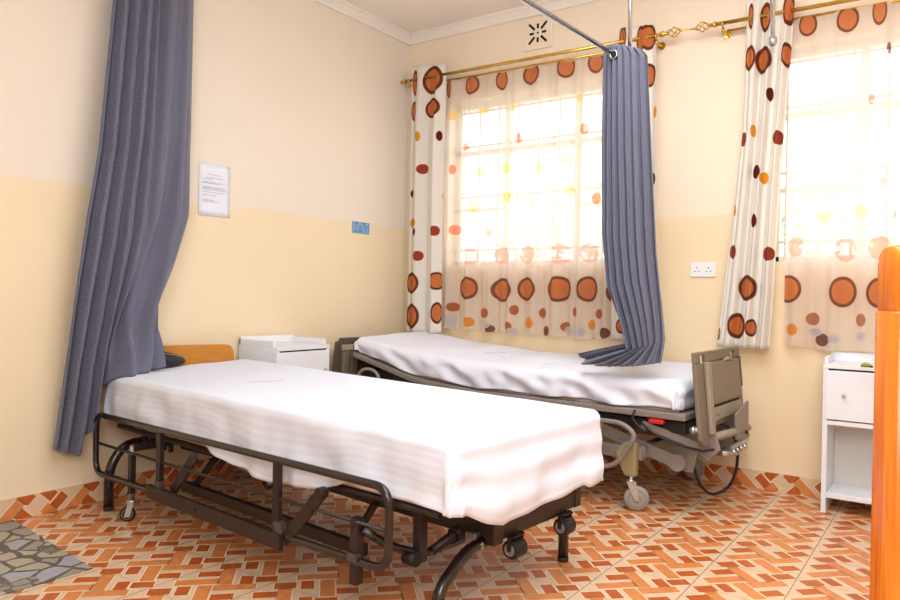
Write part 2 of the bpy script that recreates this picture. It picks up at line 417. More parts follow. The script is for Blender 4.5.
# ------------------------------------------------------------------ air vent, socket, paper, blue notice
t = thing('air_vent', 'square cream wall vent with black sunburst slots under the ceiling', 'vent', (1.104, 0, 2.69))
b = MB(); b.box(.997, 1.211, -.012, 0, 2.69, 2.905); b.build('vent_plate', M['wb'], t, bevel=.003)
b = MB(); cc = Vector((1.104, -.0135, 2.798))
for i in range(8):
    a = i*PI/4+PI/8*0+PI/2; d = Vector((math.cos(a), 0, math.sin(a))); L0, L1 = (.03, .062) if i % 2 == 0 else (.034, .094)
    b.beam(cc+d*L0, cc+d*L1, .015, .003, (0, 1, 0))
b.cyl(cc+Vector((0, .001, 0)), cc-Vector((0, .002, 0)), .007, 10)
b.build('slots', M['gap'], t)

t = thing('wall_socket', 'white double power socket on back wall beside the dotted curtain', 'socket', (2.215, 0, 1.172))
b = MB(); b.box(2.143, 2.287, -.012, 0, 1.172, 1.256); b.build('socket_plate', M['plast'], t, bevel=.004)
for cx in (2.182, 2.248):
    b = MB()
    for dx, dz, w, h in ((0, .012, .005, .010), (-.011, -.008, .008, .005), (.011, -.008, .008, .005)):
        b.box(cx+dx-w/2, cx+dx+w/2, -.0135, -.011, 1.212+dz-h/2, 1.212+dz+h/2)
    b.build('pin_holes', M['blue_d'], t)
for cx in (2.160, 2.270):
    b = MB(); b.box(cx-.006, cx+.006, -.017, -.011, 1.222, 1.24); b.build('switch', M['plast'], t, bevel=.002)

t = thing('paper_notice', 'white typed paper sheet stuck on the left wall beside grey curtain', 'notice', (.0, -1.72, 1.46))
b = MB(); P = [[Vector((.002+.004*abs(math.sin(j*1.1)), -1.826+.206*i/6, 1.75-.292*j/8)) for j in range(9)] for i in range(7)]
b.grid(P); b.build('paper', M['paper'], t, solid=.0008)
b = MB(); rnd = random.Random(3)
for (z, a0, a1) in ((1.688, .05, .15), (1.671, .045, .16), (1.661, .02, .085), (1.645, .02, .16), (1.639, .02, .13), (1.618, .02, .17), (1.612, .02, .17), (1.604, .02, .19), (1.590, .02, .175), (1.573, .02, .11), (1.546, .02, .10), (1.538, .02, .125)):
    x = a0
    while x < a1:
        w = rnd.uniform(.006, .018); b.box(.0072, .0076, -1.826+x, -1.826+min(a1, x+w), z-.0013, z+.0013); x += w+.004
b.build('typed_lines', M['ink'], t)

t = thing('blue_notice', 'small blue printed notice on the left wall near room corner', 'notice', (0, -.51, 1.457))
b = MB(); b.box(0, .004, -.597, -.420, 1.457, 1.539); b.build('notice_card', M['blue'], t)
for m_, n_, k_ in ((M['blue_l'], 'pale_marks', 26), (M['blue_d'], 'dark_marks', 30)):
    b = MB()
    for i in range(k_):
        y = rnd.uniform(-.59, -.435); z = rnd.choice([1.47, 1.487, 1.505, 1.525])+rnd.uniform(-.003, .003); w = rnd.uniform(.004, .014); h = rnd.uniform(.003, .009)
        b.box(.004, .0046+(.0004 if k_ == 30 else 0), y, y+w, z, z+h)
    b.build(n_, m_, t)
b = MB(); b.box(0, .003, -.597, -.42, 1.447, 1.457); b.build('pale_border', mat('pale_yellow', (236, 226, 160), .6), t)

# ------------------------------------------------------------------ curtain rods
def rod(label, x0, x1, fin0, fin1, z0, z1):
    y = -.10
    t = thing('curtain_rod', label, 'curtain rod', ((x0+x1)/2, y, z0))
    zz = lambda x: z0+(z1-z0)*(x-x0)/(x1-x0)
    b = MB(); b.cyl((x0, y, zz(x0)), (x1, y, zz(x1)), .011, 12); b.build('rod', M['brass'], t)
    b = MB(); b.cyl((x0+.05, y+.05, zz(x0)-.03), (x1-.05, y+.05, zz(x1)-.03), .007, 10); b.build('inner_rod', M['brass'], t)
    for x, sgn, on in ((x0, -1, fin0), (x1, 1, fin1)):
        if not on: continue
        L = .155 if on > 1 else .05; b = MB(); z = zz(x)
        b.lathe([(.0, -.004), (.016, 0), (.018, .01), (.010, .018), (.013, .026), (.007, .034)], (x, y, z), (sgn, 0, 0), 14)
        if on > 1:
            for k in range(4):
                pts = []
                for i in range(15):
                    s = i/14; a = k*PI/2+s*PI*1.1; rr = .025*math.sin(PI*s)+.002
                    pts.append((x+sgn*(.03+.085*s), y+rr*math.cos(a), z+rr*math.sin(a)))
                b.tube(pts, .0035, 6)
            b.lathe([(.006, .112), (.009, .118), (.005, .124), (.003, .15), (.0005, .158)], (x, y, z), (sgn, 0, 0), 10)
        else:
            b.tube([(x+sgn*.03, y, z), (x+sgn*.045, y+.0, z+.006), (x+sgn*.05, y, z-.008)], .006, 8)
        b.build('finial', M['brass'], t)
    for x in ((x0+.04) if fin0 else x1, x1-.03 if fin1 else x1):
        b = MB(); z = zz(x)
        b.tube([(x, 0, z-.035), (x, -.05, z-.04), (x, -.1, z-.03), (x, -.118, z-.012), (x, -.112, z+.004)], .006, 8)
        b.cyl((x, -.0, z-.035), (x, -.008, z-.035), .022, 14); b.cyl((x, -.1, z-.03), (x, -.1, z-.055), .008, 8)
        b.build('bracket', M['brass'], t)
rod('brass double curtain rod over the left window', .05, 1.975, 1, 2, 2.617, 2.592)
rod('brass double curtain rod over the right window', 2.285, 4.3, 2, 1, 2.588, 2.56)

# ------------------------------------------------------------------ curtains
def fold(s, n, ph, sharp=.25):
    a = 2*PI*n*s+ph
    return math.sin(a)+sharp*math.sin(2*a+.7)+.22*math.sin(2.63*a+1.3*math.sin(s*9))
def cloth(name, fn, ni, nj, material, solid=.0, parent=None, uvfn=None):
    P = [[fn(i/ni, j/nj) for j in range(nj+1)] for i in range(ni+1)]
    b = MB(); b.grid(P)
    uvs = [uvfn(i/ni, j/nj, P[i][j]) if uvfn else (i/ni, j/nj) for i in range(ni+1) for j in range(nj+1)]
    return b.build(name, material, parent, solid=solid, uvs=uvs)
def poly(pts, t):
    """piecewise-linear evaluation, pts [(t, value...)]; smoothed"""
    for k in range(len(pts)-1):
        a, b = pts[k], pts[k+1]
        if t <= b[0] or k == len(pts)-2:
            s = (t-a[0])/(b[0]-a[0]); s = max(0, min(1, s))
            return tuple(x+(y-x)*s for x, y in zip(a[1:], b[1:]))

RING_O, RING_D = (212, 126, 76), (120, 62, 42)
def px(u, v, y): p = at(u, v, 'y', y); return p.x, p.z
def dots(items, y):
    out = []
    for (u, v, ru, rv) in items:
        x, z = px(u, v, y); x2, _ = px(u+ru, v, y); _, z2 = px(u, v-rv, y); out.append((x, z, abs(x2-x), abs(z2-z)))
    return out
def scaled(c, k): return [(a, b, e*k, f*k) for a, b, e, f in c]
# sheer, left window
ys = -.055
big1 = dots([(472, 85, 7, 10), (502, 80, 5.5, 10), (531.5, 74, 9, 10.5), (566, 67, 8.5, 11), (596, 62, 8, 11), (449, 88, 3, 10)], ys)
big2 = dots([(467.5, 288, 9, 11.5), (502, 290, 10.5, 12), (526.5, 289, 10, 12), (558.5, 289, 12, 13), (587.5, 289, 10, 13), (618, 292, 11, 13)], ys)
pale = dots([(470, 256, 7, 9), (502, 256, 8.5, 9), (527.5, 254.5, 9, 9.5), (560, 254, 10.5, 10), (590, 252.5, 9, 10.5), (618, 252, 8, 10)], ys)
g_brown = dots([(453, 307, 5, 4.5), (485, 313, 5, 5), (514.5, 310, 3.5, 5), (541.5, 313, 3.5, 5), (575.5, 312, 3, 5), (599.5, 314, 4, 5), (508.5, 326, 4, 4.5), (565, 327, 5, 5), (477, 336, 5, 3), (536, 338, 4, 3), (594, 341, 4, 3)], ys)
g_dark = dots([(490, 329, 4, 4.5), (545, 331, 3, 5), (605, 333, 5, 5.5)], ys)
g_or = dots([(469, 322, 4.5, 5), (530, 323, 5, 5.5), (591, 325, 4, 5)], ys)
g_grey = dots([(451, 321, 5, 4), (487, 325, 4, 3), (512, 332, 5, 4), (568, 330, 5, 4), (581, 332, 4, 4)], ys)
s_or = dots([(585, 129, 4.5, 5.5), (466, 147, 4, 4.5), (519, 138, 3, 5), (596, 198, 5, 6), (490, 233, 4, 5), (455, 230, 4.5, 5), (453.5, 170, 3, 5)], ys)
s_ye = dots([(454, 116, 4, 5), (514, 108, 3, 5), (505, 167.5, 4.5, 5.5), (481, 172, 5, 5), (570, 191, 5, 6), (507, 197, 5, 5.5), (541, 167, 4, 5), (580, 98, 3, 5), (532, 203, 4, 4.5), (473, 207, 4, 5), (567, 160, 5, 5), (484, 111, 5, 4)], ys)
Msh1 = uv_fabric('sheer_dotted_fabric', (236, 224, 212), [(RING_D, big1+big2), (RING_O, scaled(big1+big2, .76)), ((235, 178, 158), pale), ((180, 100, 64), g_brown), ((116, 66, 50), g_dark),
                 ((232, 150, 52), g_or), ((200, 196, 204), g_grey), ((236, 140, 108), s_or), ((246, 208, 130), s_ye)], alpha=.66, transl=.5)
pl = lambda i, j, P: (P.x, P.z)
def sheer1(s, t):
    x0, x1 = .355, 1.885; x = x0+(x1-x0)*s
    zt = 2.575+(2.545-2.575)*s; zb = .805-.03*s+.006*math.sin(s*40)
    z = zt+(zb-zt)*t
    a = .012+.012*t
    return Vector((x, ys+a*fold(s, 9, 1.0+.6*t)+.004*math.sin(s*70), z))
o = cloth('sheer_curtain', sheer1, 220, 40, Msh1, uvfn=pl); tag(o, 'sheer white curtain with orange dots hanging across left window', 'curtain')
# sheer, right window
big1 = dots([(808, 25, 9, 12), (848, 20, 11.5, 13), (880, 12, 7.5, 14)], ys)
big2 = dots([(788, 289, 14, 14), (843, 292, 14, 15.5), (880, 293, 14, 15.5)], ys)
pale = dots([(796, 247, 9, 10), (846, 250, 11, 12), (880, 248, 12, 12)], ys)
g_brown = dots([(812.5, 319, 7, 6.5), (861, 320, 5, 6.5)], ys)
g_dark = dots([(822, 340, 7, 6.5), (889, 48, 2, 6)], ys)
g_or = dots([(792, 329.5, 6, 6), (879, 338, 4, 7)], ys)
g_grey = dots([(815, 332, 7, 4), (861, 336, 5, 4.5), (834, 339, 6, 4)], ys)
s_or = dots([(883, 182, 3.5, 6), (872, 99, 3, 6), (893, 214, 3, 6)], ys)
s_ye = dots([(812, 140, 6, 5), (824.5, 217, 7, 6.5), (861, 212, 6, 6.5)], ys)
Msh2 = uv_fabric('sheer_dotted_fabric_right', (238, 226, 214), [(RING_D, big1+big2), (RING_O, scaled(big1+big2, .78)), ((235, 178, 158), pale), ((180, 120, 90), g_brown), ((126, 76, 70), g_dark),
                 ((232, 150, 52), g_or), ((200, 196, 210), g_grey), ((234, 150, 130), s_or), ((246, 218, 160), s_ye)], alpha=.66, transl=.5)
def sheer2(s, t):
    x0, x1 = 2.66, 4.05; x = x0+(x1-x0)*s
    zt = 2.55-.02*s; zb = .80-.05*s+.006*math.sin(s*30)
    pl_ = math.exp(-((x-3.0)/.06)**2)
    return Vector((x, ys-.02*pl_+(.012+.01*t)*fold(s, 8, 2.0+.5*t), zt+(zb-zt)*t))
o = cloth('sheer_curtain', sheer2, 200, 40, Msh2, uvfn=pl); tag(o, 'sheer white curtain with orange dots hanging across right window', 'curtain')

# opaque panels (eyelet headed)
yp = -.105
def panel(label, L, R, nf, amp, groups, nfold_ph=0., y=yp, zspread=None):
    """L,R: pixel polylines [(t, u, v)] on plane y"""
    Lp = [(t,)+tuple(at(u, v, 'y', y)) for t, u, v in L]; Rp = [(t,)+tuple(at(u, v, 'y', y)) for t, u, v in R]
    def fn(s, t):
        a, b = Vector(poly(Lp, t)), Vector(poly(Rp, t)); p = a.lerp(b, s)
        sc_ = .35+.65*min(1, abs(t-.0)*8)
        p.y = y+amp*(sc_ if t < .12 else 1)*fold(s+.03*math.sin(t*5), nf, nfold_ph+.8*t)
        if t == 0: p.z -= .0
        return p
    Mp = uv_fabric('printed_curtain_fabric', (244, 238, 228), groups, 1.0, .30)
    def uvf(s, t, P):
        a, b = Vector(poly(Lp, t)), Vector(poly(Rp, t)); p = a.lerp(b, s); return (p.x, p.z)
    o = cloth('printed_curtain', fn, 90, 60, Mp, uvfn=uvf, solid=.002); tag(o, label, 'curtain')
    return o
D_ = lambda L: dots(L, yp)
bg = D_([(415, 83, 3, 13), (433, 80, 10, 14), (413.5, 111, 3, 10), (432.5, 108, 8, 10), (412, 283, 7, 11), (412, 316, 7, 13), (437, 281, 6, 9), (437, 313, 4, 11)])
panel('white curtain panel with brown ring dots left of the left window', [(0, 410, 67), (.5, 408, 200), (1, 404, 333)], [(0, 446, 63), (.3, 443, 150), (.6, 441, 230), (1, 440, 333)],
      2.0, .022, [(RING_D, bg), (RING_O, scaled(bg, .76)), ((110, 46, 30), D_([(412, 193.5, 2.5, 4), (439.5, 136, 2, 5), (415.5, 232, 1.5, 4)])), ((168, 74, 50), D_([(422.5, 169, 4.5, 5), (435.5, 231, 3.5, 5), (418.5, 256, 4, 5)])),
            ((232, 160, 50), D_([(413, 223, 4, 5), (419, 137, 2, 5), (443, 196, 2, 5)]))], .6)
bg = D_([(623, 38, 4, 12), (641, 40, 5, 14), (648, 37, 8, 13), (648, 75, 8, 12), (622, 326, 5, 8)])
panel('white curtain panel with ring dots behind the hanging grey curtain', [(0, 619, 28), (.5, 612, 200), (.8, 610, 270), (1, 611, 338)], [(0, 656, 24), (.3, 657, 120), (.7, 655, 250), (1, 640, 341)],
      2.3, .020, [(RING_D, bg), (RING_O, scaled(bg, .76)), ((110, 46, 30), D_([(653, 179, 3, 6)])), ((232, 160, 50), D_([(655, 112, 2, 6)]))], 1.2)
bg = D_([(751, 16, 3, 13), (766, 17, 6, 15), (789, 10, 6, 16), (750, 58, 6, 13), (763.5, 60, 8, 14), (787, 55, 5, 12), (747, 288, 9, 13), (737, 326, 9, 13), (717, 333, 2, 7), (751, 328, 5, 9)])
panel('white curtain panel with brown ring dots gathered left of the right window', [(0, 747, -2), (.35, 742, 130), (.6, 733, 210), (.85, 722, 300), (1, 716, 346)], [(0, 795, -8), (.35, 784, 130), (.6, 777, 220), (.85, 772, 300), (1, 768, 350)],
      3.1, .024, [(RING_D, bg), (RING_O, scaled(bg, .7)), ((110, 46, 30), D_([(770, 94, 3, 7), (756.5, 172, 4.5, 7), (754.5, 221, 3, 7)])), ((160, 72, 50), D_([(743, 139, 4, 7), (778, 138, 5, 7), (733, 252, 4, 7), (768.5, 254, 5.5, 7)])),
            ((232, 160, 50), D_([(764, 178, 4, 6), (753, 131, 2, 6), (734, 210, 1.5, 6)]))], .2)

# slate grey ward curtains
def slate(label, cat, ax, val, L, R, Hm, nf, amp, bulge, ni=170, nj=110, flap=None, ph=0, top_amp=.5):
    Lp = [(t,)+tuple(at(u, v, ax, val)) for t, u, v in L]; Rp = [(t,)+tuple(at(u, v, ax, val)) for t, u, v in R]; Hp = [(s,)+tuple(at(u, v, ax, val)) for s, u, v in Hm]
    k = 'xyz'.index(ax); sg = 1 if ax == 'x' else -1
    def fn(s, t):
        a, b = Vector(poly(Lp, t)), Vector(poly(Rp, t)); p = a.lerp(b, s)
        h = Vector(poly(Hp, s)); h0 = Vector(poly(Lp, 1)).lerp(Vector(poly(Rp, 1)), s)
        p += (h-h0)*(t**3)
        w = nf(s) if callable(nf) else nf*s
        A = amp*(top_amp+(1-top_amp)*t)
        if ax == 'x' and s > .3: A_ = A*1.6*min(1, (s-.3)*5)*max(0, t-.35)/.65; dg = A_*(math.sin(15*s+10*t)+.4*math.sin(34*s+19*t))*.75-.055*math.exp(-((s-.57)/.035)**2)*(1-.8*t)
        else: dg = 0
        p[k] = val+sg*(A*fold(w, 1, ph+.5*t, .3)+bulge(s, t)+dg)
        return p
    o = cloth('ward_curtain', fn, ni, nj, M['slate'], uvfn=lambda s, t, P: (s*.9, t*1.9), solid=.0025)
    return tag(o, label, cat)
# curtain at the head of the near bed
def nf1(s): return 7.5*s if s < .55 else 4.125+(s-.55)*2.4
def bl1(s, t):
    b = .03*math.sin(PI*s)-(.05*max(0, t-.5)*2 if s < .5 else .05*max(0, t-.5)*2*max(0, 1-(s-.5)*8))
    if s > .5: b += .05*math.sin(PI*min(1, (s-.5)*2))*(1-.6*t)
    if t > .9 and s > .5: b += .10*((t-.9)/.1)*min(1, (s-.5)*6)   # lies out over the mattress
    return b
slate('tall slate grey ward curtain draped over corner of the nearest bed', 'curtain', 'x', .115,
      [(0, 113, -40), (.12, 111, 0), (.4, 96, 150), (.53, 85, 215), (.7, 74, 300), (.88, 65, 390), (1, 58, 452)],
      [(0, 194, -40), (.12, 192, 0), (.42, 189, 130), (.6, 185, 215), (.74, 172, 265), (.84, 160, 302), (.95, 157, 345), (1, 152, 362)],
      [(0, 59, 450), (.12, 65, 453), (.27, 80, 457), (.36, 90, 436), (.45, 97, 412), (.54, 105, 382), (.6, 112, 375), (.8, 130, 370), (1, 152, 365)],
      nf1, .034, bl1, ph=1.0)
# curtain resting on the far bed
def bl2(s, t):
    b = .05*math.sin(PI*s)
    if t > .93: b += .05*(t-.93)/.07
    return b
slate('slate grey ward curtain hanging between beds, hem resting on far bed', 'curtain', 'y', -.78,
      [(0, 606, 46), (.05, 604, 60), (.35, 603, 150), (.6, 604, 235), (.72, 609, 285), (.85, 624, 325), (.93, 630, 342), (.97, 606, 347), (1, 584, 352)],
      [(0, 641, 49), (.04, 648, 56), (.35, 652, 150), (.65, 657, 250), (.85, 663, 310), (1, 666, 356)],
      [(0, 584, 353), (.15, 590, 363), (.35, 612, 365), (.7, 640, 365), (1, 666, 362)],
      7.0, .030, bl2, ph=.4, top_amp=.35)
t = None
# rail carrying the grey curtains
P0 = at(612, 53, 'z', 2.28); P1 = at(524, 0, 'z', 2.28); dr = (P1-P0).normalized()
rr = thing('curtain_rail', 'chrome tube curtain rail hung from the ceiling above the beds', 'curtain rail', P0)
b = MB(); b.tube([P0-dr*.06, P0+dr*3.0], .0125, 12); b.build('rail_tube', M['chrome'], rr)
b = MB(); hx = at(630, 49, 'y', -.79); b.tube([(hx.x, hx.y, hx.z-.05), (hx.x-.01, hx.y, H)], .011, 12); b.cyl((hx.x-.01, hx.y, H-.008), (hx.x-.01, hx.y, H), .03, 16)
b.tube([(hx.x, hx.y, hx.z-.04), P0-dr*.03], .010, 10)
b.build('hanger_rod', M['chrome'], rr)
b = MB(); e = P0+dr*2.8; b.tube([e, (e.x, e.y, H)], .011, 12); b.cyl((e.x, e.y, H-.008), (e.x, e.y, H), .03, 16); b.build('hanger_rod', M['chrome'], rr)
# eyelet
b = MB(); ec = at(613.5, 54.5, 'y', -.835); ring = [Vector(ec)+Vector((.018*math.cos(a), 0, .02*math.sin(a))) for a in [2*PI*i/20 for i in range(20)]]
b.tube(ring, .005, 8, closed=True); o = b.build('eyelet', M['chrome'], rr)
b = MB(); b.cyl(ec+Vector((0, .004, 0)), ec+Vector((0, .001, 0)), .017, 16); b.build('eyelet_hole', M['gap'], rr)
# wall rail for the left ward curtain (above the frame)
rl = thing('curtain_rail', 'chrome curtain rail fixed high along the left wall', 'curtain rail', (.12, -2.1, 2.60))
b = MB(); b.tube([(.10, -3.4, 2.70), (.10, -1.98, 2.70)], .0125, 12); b.build('rail_tube', M['chrome'], rl)
for yy in (-3.3, -2.0):
    b = MB(); b.tube([(.10, yy, 2.70), (.10, yy, H)], .01, 10); b.cyl((.10, yy, H-.008), (.10, yy, H), .03, 16); b.build('hanger_rod', M['chrome'], rl)
# separate drop rod at the right window
pz = at(773, 43, 'y', -.5)
rd = thing('ceiling_rod', 'chrome drop rod with open socket end hanging before the right window', 'rod', pz)
b = MB(); b.tube([pz, (pz.x-.02, pz.y, H)], .0115, 12); b.cyl((pz.x-.02, pz.y, H-.008), (pz.x-.02, pz.y, H), .03, 16); b.build('rod', M['chrome'], rd)
b = MB(); b.lathe([(.012, .03), (.018, .028), (.02, -.004), (.013, -.012), (.012, .01)], pz, (0, 0, 1), 16); b.build('end_socket', M['steel'], rd)

# ------------------------------------------------------------------ generic draped sheet
def drape(name, fr, a0, a1, bn, bf, ztop, dropN, dropF, dropE, dropH, material, parent=None, r=.035, na=130, nb=90, wr=None, flare=.012, wk=None):
    """bn(a), bf(a) near/far edges; ztop(a,b); drops as functions giving hem height z"""
    D = .32
    def fn(i, j):
        s = -D+(a1-a0+2*D)*i   # arclength along a
        t = -D+(1+0)*0+j       # placeholder
        return None
    P = []
    La = a1-a0
    As = [-D+(La+2*D)*i/na for i in range(na+1)]
    W0 = bf(a1)-bn(a1)
    Bs = [-D+(W0+2*D)*j/nb for j in range(nb+1)]
    for s in As:
        row = []
        for tt in Bs:
            ca = min(max(s, r), La-r); da = s-ca
            W = W0; cb = min(max(tt, r), W-r); db = tt-cb
            a = a0+ca; frac = cb/W; b_ = bn(a)+(bf(a)-bn(a))*frac
            L = max(abs(da), abs(db)); zt = ztop(a, frac)
            if L < 1e-6: p = fr(a, b_, zt+(wr(a, b_) if wr else 0)); row.append(p); continue
            n = Vector((da, db)); n.normalize()
            if abs(db) >= abs(da): hem = (dropN if db < 0 else dropF)(a0+min(max(s, 0), La))
            else: hem = dropE(b_) if da > 0 else dropH(b_)
            if da > 0 and db < 0:
                mxx = abs(db)/(abs(da)+abs(db)); hem = lerp(dropE(b_), dropN(a0+La), mxx)
            tot = zt-hem
            Lmax = D+r; q = (L/Lmax)
            LL = q*(tot+r*.57)
            if LL < r*PI/2: ang = LL/r; hr = r*math.sin(ang); dz = r*(1-math.cos(ang))
            else: hr = r+flare*(LL-r*PI/2)/.2; dz = r+(LL-r*PI/2)
            k = min(1, dz/.25)*(1-min(1, 2.2*min(abs(da), abs(db))/max(abs(da), abs(db))))
            hr += k*.007*(math.sin(s*23+tt*9)+.6*math.sin(s*51+1)+.7*math.sin(tt*31+s*6))
            if wk: hr += min(1, dz/.06)*wk(s, dz)
            row.append(fr(a+n.x*hr, b_+n.y*hr, zt-dz))
        P.append(row)
    b = MB(); b.grid(P)
    return b.build(name, material, parent, solid=.003, uvs=[(s_, t_) for s_ in As for t_ in Bs])
def lerp(a, b, t): return a+(b-a)*t

add_stripes(M['sheet'], 0, .040, .055)
# ------------------------------------------------------------------ near bed
B1 = Fr((2.11368673, -2.52155426, 0), 4.5)
bed = thing('folding_bed', 'black metal folding bed nearest the camera with rollers at its foot', 'bed', B1(-1, .4, 0))
A0, A1 = -2.055, .15
bn1 = lambda a: lerp(-.012, -.035, (a-A0)/(A1-A0)); bf1 = lambda a: lerp(.775, .865, (a-A0)/(A1-A0))
zt1 = lambda a, f: lerp(lerp(.625, .615, (a-A0)/(A1-A0)), lerp(.66, .612, (a-A0)/(A1-A0)), f)
# mattress
b = MB(); P = []
for z in (.385, .59):
    P.append([B1(A0+.03, bn1(A0)+.04, z), B1(A1-.04, bn1(A1)+.04, z), B1(A1-.04, bf1(A1)-.04, z), B1(A0+.03, bf1(A0)-.04, z)])
b.add(P[0]+P[1], [(3, 2, 1, 0), (4, 5, 6, 7), (0, 1, 5, 4), (1, 2, 6, 5), (2, 3, 7, 6), (3, 0, 4, 7)])
b.build('mattress', M['mattress'], bed, bevel=.02)
def sagN(a):
    z = .42
    if -1.12 < a < -.3: z -= .07*math.sin(PI*(a+1.12)/.82)**.8
    if a > -.02: z = .42-.02*min(1, (a+.02)/.15)
    return z+.004*math.sin(a*19)
def hemE(b_):
    z = poly([(-.1, .40), (.02, .395), (.10, .355), (.20, .325), (.6, .350), (.70, .36), (.715, .345), (.9, .345)], b_)[0]
    return z-.0
sh = drape('bed_sheet', B1, A0, A1, bn1, bf1, zt1, sagN, lambda a: .40, hemE, lambda b_: .45, M['sheet'], na=160, nb=100,
           wr=lambda a, b_: .003*math.sin(a*9+b_*4)+.002*math.sin(b_*17+a*3), wk=lambda s_, d_: .004*math.sin(s_*13-d_*22)+.003*math.sin(s_*29+d_*30))
tag(sh, 'white striped sheet stretched over mattress of the nearest bed', 'bed sheet')
# faint printed marks
rnd = random.Random(5)
def marks(fr, a, b_, L, z, m, parent, n=9):
    mb = MB()
    for i in range(n):
        x = -L/2+L*i/n; mb.beam(fr(a+x*.35, b_+x, z(a, b_)), fr(a+(x+L/n*.7)*.35+rnd.uniform(-.008, .008), b_+x+L/n*.7, z(a, b_)), .006, .0015)
    mb.build('laundry_mark', m, parent)
marks(B1, -1.25, .33, .16, lambda a, b_: zt1(a, b_/.8)+.0065, M['mark'], sh, 7)
marks(B1, -.30, .40, .14, lambda a, b_: zt1(a, b_/.8)+.0055, M['mark'], sh, 7)
# frame
b = MB()
b.beam(B1(-2.02, .30, .31), B1(.03, .335, .262), .04, .095); b.build('side_rail', M['black2'], bed, bevel=.004)
b = MB(); b.beam(B1(-2.02, .80, .32), B1(.03, .84, .265), .04, .06); b.build('side_rail', M['black2'], bed, bevel=.004)
b = MB(); b.beam(B1(.02, .31, .245), B1(.02, .865, .255), .045, .072); b.build('foot_rail', M['black2'], bed, bevel=.005)
b = MB(); b.box(-.001, .001, -.001, .001, 0, .001); b = MB()
b.obox(B1(.02, .868, .258), B1.U*.027, B1.V*.022, Z*.040); b.build('end_cap', M['black2'], bed, bevel=.004)
b = MB(); b.obox(B1(.02, .335, .250), B1.U*.03, B1.V*.028, Z*.048); b.build('end_cap', M['black2'], bed, bevel=.004)
b = MB(); b.beam(B1(-2.02, .30, .33), B1(-2.02, .83, .33), .04, .05); b.build('head_rail', M['black2'], bed, bevel=.004)
# deck: mesh of flat straps under the mattress
b = MB(); b.tube([B1(-2.02, .04, .372), B1(.05, .03, .372)], .013, 10); b.tube([B1(-2.02, .74, .372), B1(.05, .80, .372)], .013, 10)
b.tube([B1(.05, .03, .372), B1(.05, .80, .372)], .013, 10); b.tube([B1(-2.02, .04, .372), B1(-2.02, .74, .372)], .013, 10)
for i in range(17): a = -1.95+i*.12; b.beam(B1(a, .04, .376), B1(a, .77, .376), .03, .003)
for b_ in (.34, .80):
    for a in (-1.8, -1.0, -.25, .02): b.beam(B1(a, b_, .27), B1(a, b_, .37), .025, .025, (1, 0, 0))
b.build('mattress_deck', M['black2'], bed)
# foot legs (one bent tube hoop) and rear hoop
hoop = rounded([B1(0, .075, .012), B1(0, .085, .11), B1(0, .22, .198), B1(0, .33, .21), B1(0, .82, .21), B1(0, .84, .17), B1(0, .84, .012)], .07, 6)
b = MB(); b.tube(hoop, .0205, 14); lg = b.build('leg_hoop', M['black'], bed)
for bb in (.075, .84):
    k = MB(); k.lathe([(.0205, .001), (.0215, .003), (.0215, .018), (.0205, .019)], B1(0, bb, 0)); k.build('rubber_foot', M['rubber'], lg)
b = MB(); b.obox(B1(-.03, .30, .205), B1.U*.022, B1.V*.02, Z*.035); b.cyl(B1(-.005, .285, .205), B1(.02, .285, .205), .012, 12); b.build('leg_bracket', M['steel'], bed, bevel=.003)
hoop = rounded([B1(-1.93, -.05, .012), B1(-1.93, -.05, .20), B1(-1.93, .02, .30), B1(-1.93, .72, .30), B1(-1.93, .78, .20), B1(-1.93, .78, .012)], .11, 8)
b = MB(); b.tube(hoop, .022, 14); lg = b.build('leg_hoop', M['black'], bed)
for bb in (-.05, .78):
    k = MB(); k.lathe([(.022, .001), (.023, .003), (.023, .018), (.022, .019)], B1(-1.93, bb, 0)); k.build('rubber_foot', M['rubber'], lg)
# roller wheels on the foot rail
for bb, aa in ((.425, .055), (.755, .055)):
    w = thing('x', None, None); C.objects.unlink(w); bpy.data.objects.remove(w)
    b = MB(); c = B1(aa, bb, .172); ax = B1.V*1
    b.lathe([(.008, -.030), (.026, -.033), (.033, -.029), (.034, -.02), (.034, .02), (.033, .029), (.026, .033), (.008, .03)], c, ax, 24)
    ro = b.build('roller', M['rubber'], bed)
    b = MB(); b.lathe([(.001, -.038), (.008, -.037), (.010, -.031), (.020, -.0325), (.022, -.0338)], c, ax, 20); b.build('hub', M['arm'], ro)
    b = MB(); b.beam(c-ax*.037+Z*.05, c-ax*.037-Z*.004, .016, .003, B1.V); b.beam(c+ax*.037+Z*.05, c+ax*.037-Z*.004, .016, .003, B1.V); b.beam(c-ax*.037+Z*.045, c+ax*.037+Z*.045, .03, .004); b.build('roller_bracket', M['black2'], ro)
